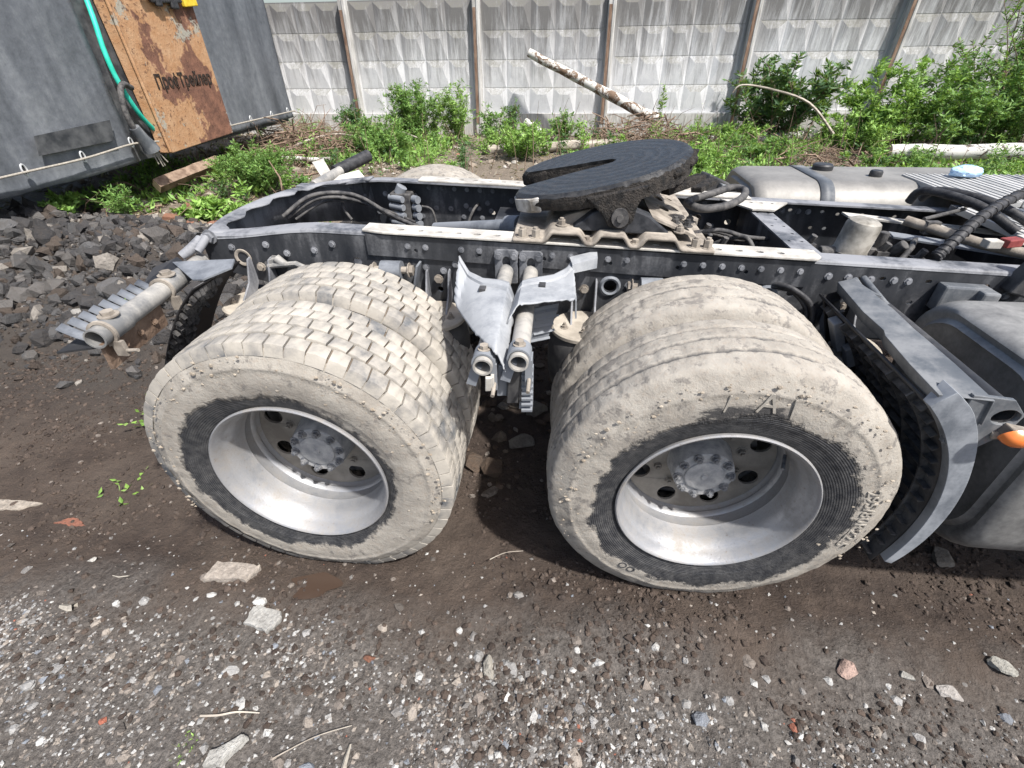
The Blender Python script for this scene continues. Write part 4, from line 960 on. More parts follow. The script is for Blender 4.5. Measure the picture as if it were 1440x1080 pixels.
for q in range(9):   # broken comb ribs behind the tube
    y = -1.10+.042*q; L = .13-.004*q
    b = MB(); pts = [(-1.90-.01*q*.6, y, .975), (-1.90-L*.55-.01*q*.6, y+.012, .985), (-1.90-L-.01*q*.6, y+.02, 1.005), (-1.905-L-.01*q*.6, y+.03, .985)]
    vs = []
    for p in pts: vs += [(p[0], p[1]-.014, p[2]), (p[0], p[1]+.014, p[2]+.008)]
    b.add(vs, [(0, 1, 3, 2), (2, 3, 5, 4), (4, 5, 7, 6)]); b.build('comb_rib', 'bracket_grey', ra, 40, solid=.004)
b = MB(); b.add([(-2.07, -.88, .94), (-1.92, -.80, .95), (-1.90, -1.10, .955), (-2.03, -1.13, .945)], [(0, 1, 2, 3)]); b.build('comb_base', 'plastic_black', ra, solid=.006)
b = MB(); b.add([(-1.985, -.62, 1.035), (-1.86, -.60, 1.038), (-1.735, -.61, 1.05), (-1.705, -.68, 1.045), (-1.79, -.735, 1.02), (-1.83, -.735, 1.018)], [(0, 1, 5), (1, 4, 5), (1, 2, 3, 4)]); b.build('top_sheet', 'bracket_grey', ra, solid=.006)
b = MB(); b.add([(-2.05, -.645, 1.02), (-2.0, -.57, 1.035), (-1.955, -.60, 1.03), (-1.95, -.70, 1.0), (-2.0, -.74, .975), (-2.05, -.72, .985)], [(0, 1, 2, 3, 4, 5)]); b.build('top_flap', 'plastic_black', ra, solid=.008)
b = FMB(); b.tube([(-1.965, -.46, 1.02), (-1.97, -.52, 1.0), (-2.0, -.55, .98)], [.018, .02, .016], 10); b.tube([(-1.93, -.455, 1.035), (-1.95, -.52, .99)], .016, 10); b.hexbolt((-1.925, -.455, 1.03), (0, -1, 0), .02, .016); b.build('arm_knuckle', 'rail_blue_dust', ra, 40)
# antispray flap: curved black panel with bristles behind the tyre
def arc_guard(name, par, a0, a1_, r, y0, y1, mat, cx=-WB, n=10, th=.006):
    b = MB(); vs = []
    for q in range(n+1):
        a = math.radians(a0+(a1_-a0)*q/n); x, z = cx+r*math.sin(a), WZ+r*math.cos(a); vs += [(x, y0, z), (x, y1, z)]
    b.add(vs, [(2*q, 2*q+1, 2*q+3, 2*q+2) for q in range(n)]); return b.build(name, mat, par, 40, solid=th)
AP = smooth_pts([(-1.80, 0, 1.0), (-1.885, 0, .92), (-1.962, 0, .825), (-2.04, 0, .71), (-2.10, 0, .60)], 5)
b = MB(); vs = []
for p in AP: vs += [(p.x, -.50, p.z), (p.x+.01, -.79, p.z+.015)]
b.add(vs, [(2*q, 2*q+1, 2*q+3, 2*q+2) for q in range(len(AP)-1)]); b.build('antispray_panel', 'rubber_flap', ra, 40, solid=.006)
b = MB(); rr = random.Random(4)
for i in range(19):
    for j in range(8):
        if j < 2 and rr.random() < .5: continue
        t = (i+.6)/20*(len(AP)-1); k = int(t); p = AP[k].lerp(AP[k+1], t-k); d = (AP[k+1]-AP[k]).normalized(); nv = Vector((-d.z, 0, d.x)); nv = nv if nv.x > 0 else -nv
        y = -.60-.185*(j+.5+(.4 if i % 2 else 0))/8; L = rr.uniform(.012, .022); e = .0095; q = p+nv*.004
        b.add([(v.x, y+s_*e, v.z) for v in (q-d*.006, q+nv*L+d*.008, q+d*.008) for s_ in (-1, 1)], [(0, 1, 3, 2), (2, 3, 5, 4), (0, 2, 4), (1, 5, 3)])
tag(b.build('bristles', 'cable_dusty', ra), kind='stuff')

# ---- front mudguard (right of the ribbed wheel)
fg = empty('mudguard', (0, 0, 0), truck); GR = .612
skin = arc_guard('inner_skin', fg, 44, 112, GR, -.52, -1.15, 'plastic_black', 0, 14, .008)
for a in np.arange(48, 112, 5.2):   # cross ribs
    b = MB(); a_ = math.radians(a); p = Vector((math.sin(a_), 0, math.cos(a_)))
    for yy in [(-.53, -.80), (-.81, -1.14)]:
        b.add([(p*(GR-.003)+Vector((0, yy[0], WZ))), (p*(GR-.003)+Vector((0, yy[1], WZ))), (p*(GR-.022)+Vector((0, yy[1], WZ))), (p*(GR-.022)+Vector((0, yy[0], WZ)))], [(0, 1, 2, 3)])
    b.build('skin_rib', 'cable_dusty', fg, solid=.005)
for y in (-.62, -.72, -.80, -.90, -1.0, -1.10):
    b = MB(); vs = []
    for q in range(15):
        a = math.radians(45+66*q/14); vs += [((GR-.003)*math.sin(a), y, WZ+(GR-.003)*math.cos(a)), ((GR-.026)*math.sin(a), y, WZ+(GR-.026)*math.cos(a))]
    b.add(vs, [(2*q, 2*q+1, 2*q+3, 2*q+2) for q in range(14)]); b.build('skin_rib', 'cable_dusty', fg, solid=.005)
# top edge plate running from the rail to the outer corner
b = MB(); e_in = [(.47, -.52, .992), (.445, -.75, .992), (.455, -.86, .985), (.438, -.90, .988), (.425, -1.05, .985), (.43, -1.17, .975)]
e_out = [(.53, -.50, 1.0), (.535, -.75, .998), (.53, -.86, .995), (.53, -.90, .995), (.53, -1.05, .992), (.545, -1.185, .975)]
vs = [];
for p, q in zip(e_in, e_out): vs += [p, q]
for p, q in zip(e_in, e_out): vs += [(p[0]+.01, p[1], p[2]-.035), (q[0]+.012, q[1], q[2]-.075)]
k = len(e_in); fs = []
for i in range(k-1): fs += [(2*i, 2*i+1, 2*i+3, 2*i+2), (2*i+1, 2*k+2*i+1, 2*k+2*i+3, 2*i+3), (2*i, 2*i+2, 2*k+2*i+2, 2*k+2*i)]
b.add(vs, fs); b.build('top_edge', 'plastic_grey', fg, 40, solid=.005, bevel=.004)
# outer strip sweeping down to a point
b = MB(); cur = [(43, 0.06, 0.055), (50, 0.068, 0.05), (58, 0.064, 0.045), (68, 0.054, 0.04), (78, 0.048, 0.03), (88, 0.042, 0.024), (97, 0.036, 0.02), (104, 0.029, 0.02), (108, 0.022, 0.02)]
cur = [(a_, float(np.interp(a_, [c[0] for c in cur], [c[1] for c in cur])), float(np.interp(a_, [c[0] for c in cur], [c[2] for c in cur]))) for a_ in np.linspace(43, 108, 34)]
vs = []
for a, wd, dp in cur:
    an = math.radians(a); ca, sa = math.cos(an), math.sin(an); ri = GR-.005; ro = ri+wd*1.0
    vs += [(ri*sa, -1.155, WZ+ri*ca), (ri*sa, -1.182, WZ+ri*ca), (ro*sa, -1.182, WZ+ro*ca), (ro*sa, -1.182+dp, WZ+ro*ca)]
fs = [(4*i+q, 4*i+q+1, 4*i+5+q, 4*i+4+q) for i in range(len(cur)-1) for q in range(3)]+[(0, 1, 2, 3)]
b.add(vs, fs); b.build('outer_strip', 'plastic_strip', fg, 35, solid=.004, bevel=.003)
# corner tube with lamp
b = MB(); b.plate([(.50, .83), (.50, .985), (.60, .975), (.645, .93), (.635, .87), (.575, .80)], [circ(.605, .922, .026, 18, 1.25, .9)], lambda x, z: (x, -1.178, z), lambda x, z: (x, -1.165, z)); b.build('end_cap', 'plastic_grey', fg, bevel=.004)
b = MB(); b.pipe((.60, -1.17, .925), (.60, -.55, .93), .032, .027, 20); b.build('support_tube', 'plastic_black', fg, 40)
lamp = empty('side_lamp', (.655, -1.20, .885), fg)
b = MB(); b.lathe([(r, -y) for r, y in [(.0005, .030), (.012, .029), (.024, .023), (.031, .013), (.034, .0)]], 24); o = b.build('lens', 'amber_lens', fg, 60, loc=(.632, -1.205, .888)); o.rotation_euler = (.35, .1, .1); o.scale = (1.35, 1, .85); o['label'] = 'orange side marker lens'; bpy.data.objects.remove(lamp)
b = MB(); b.box((.645, -1.19, .885), (.07, .03, .03), (0, .2, 0)); b.tube([(.60, -1.178, .865), (.66, -1.195, .882)], .012, 8); b.build('lamp_holder', 'mount_dusty', fg, bevel=.004)
b = MB(); b.box((.55, -.56, .97), (.05, .08, .03), (0, .3, .2)); b.tube([(.545, -.48, .985), (.55, -.60, .95)], .014, 10); b.tube([(.58, -.47, .99), (.60, -.62, .95)], .012, 10); b.build('stay', 'plastic_grey', fg, 40)
for p, d in (((.455, -.66, .86), (.03, .05, .12)), ((.50, -.70, .80), (.03, .04, .08))): b = MB(); b.box(p, d, (0, -.45, 0)); b.build('skin_bracket', 'bracket_grey', fg, bevel=.004)
rf = slit_flap('rubber_flap', [(.43, -.54, .95), (.50, -.50, .95), (.56, -.60, .70), (.50, -.62, .70)], 6, 1, fg, 'rubber_flap', .004)

# ---- fuel tanks
def tank(name, x0, x1, y0, y1, z0, z1, r, mat, emboss, mat2):
    e = empty(name, (0, 0, 0), truck); cy, cz = (y0+y1)/2, (z0+z1)/2; hy, hz_ = (y1-y0)/2, (z1-z0)/2
    def ring(x, k):
        pts = []; rr = r*k if k > .3 else r*.3; ay, az_ = hy-r*(1-k)*.9, hz_-r*(1-k)*.9
        for cyq, czq, a0 in ((1, 1, 0), (-1, 1, 90), (-1, -1, 180), (1, -1, 270)):
            for q in range(9):
                a = math.radians(a0+90*q/8); pts.append((x, cy+cyq*(ay-r)+r*math.cos(a), cz+czq*(az_-r)+r*math.sin(a)))
        return pts
    xs = [(x0+.012, .52), (x0+.0, .60), (x0+.010, .64), (x0+.018, .68), (x0+.016, .76), (x0+.012, .82), (x0+.02, .90), (x0+.045, .97), (x0+.075, 1.), (x1, 1.)]
    vs = []; n = 36
    for x, k in xs: vs += ring(x, k)
    fs = [(i*n+q, i*n+(q+1) % n, (i+1)*n+(q+1) % n, (i+1)*n+q) for i in range(len(xs)-1) for q in range(n)]+[tuple(range(n))]
    b = MB(); b.add(vs, fs); b.build('shell', mat, e, 50); 
    for xc in emboss:
        b = MB(); g = ring(0, 1.); vs = []
        for x in (xc-.035, xc+.035):
            vs += [(x, cy+(p[1]-cy)*1.008, cz+(p[2]-cz)*1.008) for p in g]
        b.add(vs, [(q, (q+1) % n, n+(q+1) % n, n+q) for q in range(n)]); b.build('strap', mat2, e, 50, solid=.006)
    return e
tk = tank('fuel_tank', .775, 2.4, -1.17, -.50, .30, .985, .16, 'tank_metal', (1.35,), 'plastic_black')
b = MB(); b.box((1.1, -.70, .28), (.5, .06, .05)); b.build('cradle', 'plastic_black', tk, bevel=.01)
b = MB(); b.hexbolt((.812, -.72, .82), (-1, 0, 0), .008, .006); b.build('tank_plug', 'mount_dusty', tk, 35)
ft = tank('fuel_tank', .50, 1.75, .53, 1.17, .45, 1.08, .15, 'tank_far_metal', (.88,), 'plastic_grey')
for x, y, r in ((.99, .95, .055), (1.2, .78, .032)):
    b = MB(); b.lathe_z([(r*.9, 0), (r, .004), (r, .028), (r*.85, .036), (0, .038)], 22, (x, y, 1.075)); b.build('filler_cap', 'plastic_black', ft, 40)
# far side mudguard tube with black sleeve
fm = empty('far_mudguard_arm', (0, 0, 0), truck)
b = MB(); b.tube([(-1.95, .52, 1.05), (-1.90, .80, 1.075)], .028, 14); b.build('tube', 'tube_worn', fm, 40)
b = MB(); b.tube([(-1.935, .80, 1.07), (-1.80, 1.05, 1.12)], .036, 16); b.build('sleeve', 'hose_black', fm, 40)
b = MB(); b.add([(-2.13, .92, 1.10), (-2.08, .98, 1.11), (-1.93, .78, 1.02), (-1.98, .74, 1.01)], [(0, 1, 2, 3)]); b.add([(-2.0, .60, 1.05), (-1.80, .85, 1.07), (-1.75, .80, 1.04), (-1.95, .55, 1.03)], [(0, 1, 2, 3)]); b.build('plate', 'strip_dusty', fm, solid=.006)
b = MB(); b.box((.34, .80, 1.02), (.16, .10, .09), (0, .4, .3)); b.build('far_mudguard', 'plastic_black', truck, bevel=.01)
b = MB(); b.box((.46, .74, 1.0), (.2, .05, .03), (0, .3, .1)); b.build('far_mudguard_edge', 'plastic_grey', truck, bevel=.004)
# ================================================================== CONCRETE FENCE
FY = 8.1; PW = 2.362; CELL = .43
fence = empty('concrete_fence', (0, FY, .3)); tag(fence, 'long grey precast concrete fence with diamond relief across the back', 'fence')
def fz(x): return .0 if x < 0 else .020*x
PX = [-2.197+PW*k for k in range(-4, 6)]
def panel():
    b = MB(); ncx, ncz = 5, 5; x0 = (PW-.12-ncx*CELL)/2+.06; top = 2.10
    for j in range(ncz):
        for i in range(ncx):
            xl, xr = x0+i*CELL, x0+(i+1)*CELL; zt = top-.02-j*CELL; zb = zt-CELL
            if zb < .28: continue
            o = [(xl, 0, zb), (xr, 0, zb), (xr, 0, zt), (xl, 0, zt)]; d = -.031
            f = [(xl+.012, -.004, zb+.006), (xr-.012, -.004, zb+.006), (xr-.125, d, zt-.11), (xl+.125, d, zt-.11)]
            b.mi = 0; b.add(o+f, [(4, 5, 6, 7), (0, 1, 5, 4), (1, 2, 6, 5), (3, 0, 4, 7)]); b.mi = 1; b.add(o+f, [(2, 3, 7, 6)])
    b.mi = 0
    zb = top-.02-4*CELL
    b.box((PW/2, .045, (top+.0)/2+.0), (PW-.10, .088, top)); b.box((PW/2, -.02, zb-.03), (PW-.12, .07, .06))
    o = b.build('panel', ['fence_concrete', 'fence_mould']); me = o.data; bpy.data.objects.remove(o); return me
pm = panel()
for i, x in enumerate(PX[:-1]):
    o = bpy.data.objects.new('panel', pm); C.objects.link(o); o.parent = fence; o.location = (x, (-1)**i*.006, -.02+fz(x+1)); o.rotation_euler = (.008*math.sin(i*2.1), .004*math.sin(i*3.3), 0)
for i, x in enumerate(PX):
    h = 2.14+fz(x)
    b = MB(); b.box((0, 0, h/2), (.13, .20, h), None); b.box((.03, -.105, h/2-.02), (.05, .02, h-.04)); o = b.build('post', 'post_concrete', fence, bevel=.012); o.location = (x, -.03, 0); o.rotation_euler = (.01*math.sin(i), .012*math.cos(i*1.7), 0)
    b = MB(); rr = random.Random(i); b.box((-.028, -.1035, h*.5), (.05, .012, h*.82)); o = b.build('rusty_seam', 'post_rust_streak', fence); o.location = (x, -.03, 0); o.rotation_euler = (.01*math.sin(i), .012*math.cos(i*1.7), 0)
b = MB(); b.box(((PX[0]+PX[-1])/2, .02, .10), (PX[-1]-PX[0], .16, .5)); b.build('plinth', 'post_concrete', fence)

# ================================================================== TRAILER WITH TARPAULIN SIDE
TX = -5.2
tr = empty('trailer', (TX, 4, .3)); tag(tr, 'trailer side hung with dark grey tarpaulin, at the upper left', 'trailer')
L = lambda x, y, z: (x-TX, y-4, z-.3)
def tarp(name, y0, y1, z0, z1, seed, mat='tarp_grey'):
    ny_, nz_ = 70, 50; b = MB(); vs = []
    for i in range(ny_+1):
        for j in range(nz_+1):
            y = y0+(y1-y0)*i/ny_; z = z0+(z1-z0)*j/nz_
            vs.append((TX, y, z))
    V_ = np.array(vs); V_[:, 0] += .05*fbm(V_[:, 1]*1.3+seed, V_[:, 2]*.5, None, 3)+.012*fbm(V_[:, 1]*7, V_[:, 2]*2.5+seed, None, 3)+.012*np.exp(-((V_[:, 2]-z0)/.05)**2)
    V_[:, 2] += np.where(V_[:, 2] < z0+.3, .02*fbm(V_[:, 1]*3, V_[:, 1]*0, None, 2), 0)
    V_ -= np.array((TX, 4, .3)); i = np.arange((ny_+1)*(nz_+1)).reshape(ny_+1, nz_+1)
    F_ = np.stack([i[:-1, :-1].ravel(), i[1:, :-1].ravel(), i[1:, 1:].ravel(), i[:-1, 1:].ravel()], 1)
    o = np_mesh(name, V_, F_, mat, tr, smooth=True); md = o.modifiers.new('s', 'SOLIDIFY'); md.thickness = .004; return o
tarp('curtain', -1.2, 3.0, .70, 3.4, 1); tarp('curtain', 4.3, 6.56, .755, 3.4, 5)
b = MB(); b.add([L(TX+.045, 1.9, .95), L(TX+.05, 2.75, .95), L(TX+.05, 2.8, 1.13), L(TX+.045, 1.95, 1.1)], [(0, 1, 2, 3)]); b.build('sewn_patch', 'tarp_black', tr, solid=.003)
b = MB(); b.add([L(TX-.25, 2.95, .72), L(TX-.25, 4.4, .72), L(TX-.25, 4.4, 3.4), L(TX-.25, 2.95, 3.4)], [(0, 1, 2, 3)]); b.build('inner_liner', 'plastic_black', tr, solid=.01)
b = MB(); b.box(L(TX-1.25, 2.7, 2.0), (2.4, 7.6, 2.6)); b.build('cargo_body', 'tarp_black', tr)
b = MB(); b.box(L(TX-.18, 2.7, .80), (.16, 7.6, .14)); b.build('side_beam', 'rust_orange', tr)
for y in (1.0, 1.7, 2.3, 2.93, 4.7, 5.23, 5.82, 6.34):
    b = MB(); pts = [(0, .022*math.cos(2*PI*q/16), .045*math.sin(2*PI*q/16)) for q in range(17)]; b.tube(pts, .0075, 6, False); z = .875 if y < 4 else .865; zz = z+(.03 if 2.5 < y < 3 else 0)
    o = b.build('eyelet', 'eyelet_metal', tr, 60); o.location = L(TX+.06, y, zz)
    b = MB(); b.lathe([(0.0005, 0), (.02, 0)], 12); o2 = b.build('eyelet_hole', 'plastic_black', tr); o2.location = L(TX+.055, y, zz); o2.rotation_euler = (0, 0, PI/2); o2.scale = (1, 1, 2.0)
for ys in ([.2, 1.0, 1.7, 2.3, 2.93, 3.3], [4.3, 4.7, 5.23, 5.82, 6.34, 6.55]):
    b = MB(); pts = []
    for k, y in enumerate(ys): pts.append(L(TX+.075, y, (.86 if y < 4 else .85)+(.03 if 2.5 < y < 3.2 else 0))); 
    b.tube(smooth_pts(pts, 5), .010, 7); b.build('rope', 'rope_grey', tr, 60)
# rusty board post with the stencilled name
b = MB(); b.add([L(TX+.10, 3.40, .72), L(TX+.10, 4.66, .765), L(TX+.10, 4.66, 3.3), L(TX+.10, 3.29, 3.3), L(TX-.02, 3.36, .73), L(TX-.02, 4.66, .77), L(TX-.02, 4.66, 3.3), L(TX-.02, 3.25, 3.3)], [(0, 1, 2, 3), (7, 6, 5, 4), (0, 3, 7, 4), (1, 5, 6, 2), (0, 4, 5, 1), (3, 2, 6, 7)])
b.build('rusty_board', 'rusty_paint', tr, bevel=.008)
b = MB(); b.tube([L(TX+.10, 3.385, .74), L(TX+.10, 3.29, 3.28)], .018, 8); b.build('board_edge_bead', 'rusty_paint', tr, 50)
me = text_mesh('ПрофТрейлер', .2, .002, .006)
xs_ = [v.co.x for v in me.vertices]; ys_ = [v.co.y for v in me.vertices]; wx = max(xs_)-min(xs_); cx_ = (max(xs_)+min(xs_))/2
for v in me.vertices:
    x, y, z = v.co; v.co = (z+TX+.105-TX, (x-cx_)*.98/wx+4.06-4, y*.98/wx*1.25+1.405-.3)
me.materials.clear(); me.materials.append(MATS['letter_black']); link('stencil_lettering', me, tr)
b = MB()
b.box(L(TX+.14, 4.55, 2.165), (.05, .24, .09), (0.1, 0, 0)); b.build('buckle', 'strap_yellow', tr, bevel=.01)
b = MB(); b.box(L(TX+.14, 4.15, 2.18), (.05, .5, .10), (.05, 0, 0)); b.box(L(TX+.15, 4.0, 2.15), (.04, .1, .12)); b.box(L(TX+.15, 4.25, 2.13), (.04, .12, .1)); b.build('strap', 'hose_black', tr, bevel=.015)
b = MB(); b.box(L(TX+.155, 3.85, 2.2), (.03, .2, .06), (.1, 0, 0)); b.build('strap_webbing', 'strap_yellow', tr, bevel=.01)
# hose and cable hanging beside the board
def wire(name, label, cat, pts, r, mat, n=10):
    base = Vector(pts[-1]); b = MB(); b.tube(smooth_pts([Vector(p)-base for p in pts], 8), r, n); o = b.build(name, mat, None, 60, loc=base); return tag(o, label, cat)
wire('hose', 'bright turquoise hose hanging in a bow beside the rusty board', 'hose', [(TX-.05, 3.27, 2.2), (TX+.02, 3.17, 1.95), (TX+.05, 3.10, 1.70), (TX+.06, 3.10, 1.45), (TX+.04, 3.22, 1.15), (TX+.0, 3.42, .93)], .024, 'hose_green')
pc = empty('power_cable', (TX+.1, 3.0, .86)); tag(pc, 'black taped cable ending in a grey plug over the tarpaulin edge', 'cable')
b = MB(); b.tube(smooth_pts([(-.02, .22, .52), (0, .10, .56), (.02, .0, .48), (.02, -.04, .3), (.02, -.02, .16)], 8), .028, 10); b.build('cord', 'cable_dusty', pc, 60)
b = MB(); b.tube([(.02, -.01, .18), (.02, .04, .07), (.02, .08, .0), (.02, .10, -.06)], [.05, .06, .075, .085], 14); b.build('plug', 'plastic_grey', pc, 40)
b = MB()
for q in range(5): b.tube([(.02+.02*math.sin(q), .08+.02*q, -.05), (.03+.02*math.sin(q*2), .10+.03*q, -.20-.03*(q % 2))], .006, 5)
b.build('frayed_wires', 'rope_grey', pc)

# ================================================================== VEGETATION
def leaf_cloud(P, D, size, cols, seed=0, droop=.3, aspect=3.2):
    """P leaf bases (n,3), D outward directions (n,3) -> verts, faces, colours: each leaf is a folded diamond"""
    r = np.random.default_rng(seed); n = len(P); D = D+r.normal(0, .45, (n, 3)); D[:, 2] -= droop*r.uniform(0, 1, n); D /= np.linalg.norm(D, axis=1, keepdims=True)+1e-9
    U = np.cross(D, r.normal(0, 1, (n, 3))+np.array((0, 0, 1.5))); U /= np.linalg.norm(U, axis=1, keepdims=True)+1e-9; Nn = np.cross(U, D)
    s = size*r.uniform(.55, 1.25, (n, 1)); w = s/aspect
    v0 = P; v1 = P+D*s*.45+U*w*.5-Nn*w*.12; v2 = P+D*s; v3 = P+D*s*.45-U*w*.5-Nn*w*.12
    V_ = np.stack([v0, v1, v2, v3], 1).reshape(-1, 3); b = np.arange(n)[:, None]*4
    F_ = np.concatenate([b+np.array([[0, 1, 2]]), b+np.array([[0, 2, 3]])], 0)
    c = np.array(cols); ci = c[r.integers(0, len(c), n)]*r.uniform(.75, 1.25, (n, 1)); return V_, F_, np.repeat(np.clip(ci, 0, 1), 4, 0)
GREEN_D = [(.06, .125, .045), (.08, .155, .055), (.045, .095, .04), (.10, .18, .07)]
GREEN_M = [(.12, .235, .055), (.16, .29, .07), (.09, .18, .045), (.20, .33, .09)]
GREEN_L = [(.19, .33, .07), (.24, .40, .085), (.15, .27, .06), (.28, .43, .12)]
def stems_and_leaves(base, h, spread, nst, per, size, cols, seed, lean=(0, 0), lo=.15, droop=.3, aspect=3.4, r0=.006, branch=3):
    r = np.random.default_rng(seed); P = []; D = []; st = []
    for k in range(nst):
        a = r.uniform(0, 2*PI); rad = spread*math.sqrt(r.uniform(0.02, 1)); hh = h*r.uniform(.6, 1.0)*(1-.35*(rad/spread)**2)
        p0 = np.array((r.normal(0, spread*.18), r.normal(0, spread*.18), -.03)); p3 = np.array((rad*math.cos(a)+lean[0]*hh, rad*math.sin(a)+lean[1]*hh, hh)); pm_ = (p0+p3)/2+np.array((r.normal(0, .06*h), r.normal(0, .06*h), .08*h))
        pts = [p0*(1-t)**2+pm_*2*t*(1-t)+p3*t*t for t in np.linspace(0, 1, 7)]; st.append((pts, r0))
        lines = [(pts, per)]
        for q in range(branch):
            i = r.integers(2, 6); b0 = pts[i]; d = r.normal(0, 1, 3); d[2] = abs(d[2])*.7+.2; d = d/np.linalg.norm(d)*h*r.uniform(.12, .28); bp = [b0, b0+d*.5+np.array((0, 0, .02)), b0+d]; st.append((bp, r0*.6)); lines.append((bp, per//2))
        for pt, m in lines:
            pt = np.array(pt); t = r.uniform(lo, 1, m)*(len(pt)-1); i = np.minimum(t.astype(int), len(pt)-2); f = (t-i)[:, None]
            pp = pt[i]*(1-f)+pt[i+1]*f; P.append(pp); an = r.uniform(0, 2*PI, m); D.append(np.stack([np.cos(an), np.sin(an), r.uniform(.1, .9, m)], 1))
    P = np.concatenate(P); D = np.concatenate(D); V_, F_, c_ = leaf_cloud(P, D, size, cols, seed, droop, aspect)
    return V_, F_, c_, st
def plant(name, label, cat, x, y, h, spread, nst, per, size, cols, seed, group=None, stem='stem_green', z=None, **kw):
    e = empty(name, (x, y, float(hz(x, y)) if z is None else z)); tag(e, label, cat, group)
    V_, F_, c_, st = stems_and_leaves(None, h, spread, nst, per, size, cols, seed, **kw)
    np_mesh('foliage', V_, F_, 'leaf', e, c_)
    b = MB()
    for pts, r in st: b.tube(pts, [r*(1-.7*i/(len(pts)-1)) for i in range(len(pts))], 5, False)
    b.build('stem', stem, e); return e
# shrubs against the fence on the right
plant('shrub', 'dark green willow-leaved shrub against the fence behind the fifth wheel', 'shrub', 3.05, 7.3, 1.45, 1.0, 26, 75, .12, GREEN_D, 1, stem='twig_brown', branch=5, r0=.012)
plant('shrub', 'yellow-green leafy shrub right of the dark bush at the fence', 'shrub', 4.75, 6.9, 1.25, 1.05, 34, 70, .10, GREEN_L, 2, branch=4)
plant('shrub', 'low bright green shrub in front of the dark bush', 'shrub', 4.0, 6.4, .7, .75, 24, 55, .085, GREEN_L, 3, branch=3)
plant('shrub', 'tall wispy green sapling at the right edge before the fence', 'shrub', 6.2, 6.9, 2.6, 1.0, 22, 70, .085, GREEN_M, 4, stem='twig_brown', branch=6, r0=.012, lean=(-.05, 0))
plant('shrub', 'broad mid green bush below the tall sapling at right', 'shrub', 5.8, 6.4, 1.45, 1.2, 40, 70, .08, GREEN_M, 5, branch=5)
plant('shrub', 'dense bush at the far right edge above the fallen white trunk', 'shrub', 7.0, 6.3, 2.0, 1.1, 36, 80, .08, GREEN_M, 6, branch=5)
plant('shrub', 'tangled green bush between the yellow-green shrub and the sapling', 'shrub', 5.2, 6.2, .9, .85, 26, 60, .08, GREEN_M, 7, branch=4)
plant('shrub', 'second thin sapling rising behind the far right bush', 'shrub', 7.2, 7.0, 2.9, .9, 20, 70, .09, GREEN_M, 8, stem='twig_brown', branch=6, r0=.012)
# weeds
plant('weed', 'feathery bright green weed clump above the asphalt rubble, before the rusty board', 'weed', -4.35, 3.75, .62, .55, 80, 55, .045, GREEN_M, 11, branch=4, r0=.004)
plant('weed', 'broad-leaved low weed left of the feathery clump on the rubble', 'weed', -4.45, 2.75, .22, .35, 22, 34, .075, GREEN_L, 12, aspect=1.8, r0=.003)
plant('weed', 'sparse weed on pale rubble under the tarpaulin edge', 'weed', -4.95, 2.25, 0.40, 0.25, 14, 22, .05, GREEN_M, 13, r0=.003)
plant('weed', 'low leafy weed at the left edge under the tarpaulin', 'weed', -5.5, 2.1, .22, .3, 18, 34, .06, GREEN_L, 14, aspect=1.8, r0=.003)
plant('weed', 'bushy goldenrod clump in front of the fence, left of the post', 'weed', -3.2, 7.0, 1.05, .60, 60, 60, .07, GREEN_M, 15, aspect=4, r0=.005)
plant('weed', 'tall yellow-tipped weed beside the goldenrod clump', 'weed', -2.45, 7.0, 1.0, .40, 36, 55, .06, GREEN_L, 16, aspect=4, r0=.005)
plant('weed', 'leafy nettle clump left of the fence post by the twigs', 'weed', -4.55, 7.3, 0.84, 0.34, 14, 38, .085, GREEN_D, 17, r0=.005)
plant('weed', 'bright weed clump behind the rear of the frame', 'weed', -3.35, 5.6, .62, .70, 60, 40, .065, GREEN_M, 18, r0=.004)
plant('weed', 'grassy tuft among the dry twigs beyond the trailer end', 'weed', -4.9, 6.5, 0.44, 0.32, 26, 22, .09, GREEN_L, 19, aspect=7, r0=.003)
plant('weed', 'slender weed standing behind the far rear tyre', 'weed', -1.75, 6.4, 0.79, 0.29, 12, 33, .075, GREEN_M, 20, r0=.004)
plant('weed', 'low leafy weeds right of the far rear tyre', 'weed', -1.15, 5.5, .55, .55, 36, 36, .07, GREEN_L, 21, r0=.004)
plant('weed', 'dark nettle rising by the fence plinth', 'weed', -1.55, 7.6, 0.73, 0.21, 9, 33, .08, GREEN_D, 22, r0=.004)
plant('weed', 'feathery weed beside the short birch piece at the fence', 'weed', -.55, 7.3, 0.53, 0.32, 20, 33, .06, GREEN_M, 23, r0=.004)
plant('weed', 'single upright weed in front of the fence above the brush heap', 'weed', 1.15, 7.6, 1.00, 0.11, 4, 38, .09, GREEN_L, 24, r0=.006, branch=0)
plant('weed', 'bright low weeds right of the fifth wheel, before the fallen log', 'weed', 1.35, 4.6, 0.44, 0.52, 30, 27, .07, GREEN_L, 25, r0=.004)
plant('weed', 'leafy ground weeds between the brush heap and the dark bush', 'weed', 2.3, 6.9, 0.40, 0.63, 36, 27, .08, GREEN_L, 26, r0=.004)
plant('weed', 'weeds at the near end of the long fallen white log', 'weed', 2.35, 5.6, 0.37, 0.57, 30, 27, .075, GREEN_M, 27, r0=.004)
plant('weed', 'small weed tuft before the fallen white trunk on the right', 'weed', 3.6, 5.0, .30, .3, 16, 36, .06, GREEN_M, 28, r0=.003)
plant('weed', 'fine fern-like weed between far fuel tank and white trunk', 'weed', 4.2, 5.2, 0.34, 0.34, 20, 24, .05, GREEN_M, 29, r0=.003)
plant('weed', 'small seedlings in the mud left of the rear tyre', 'weed', -2.75, -.35, .10, .22, 22, 6, .035, GREEN_L, 30, aspect=1.6, r0=.0015, branch=0)
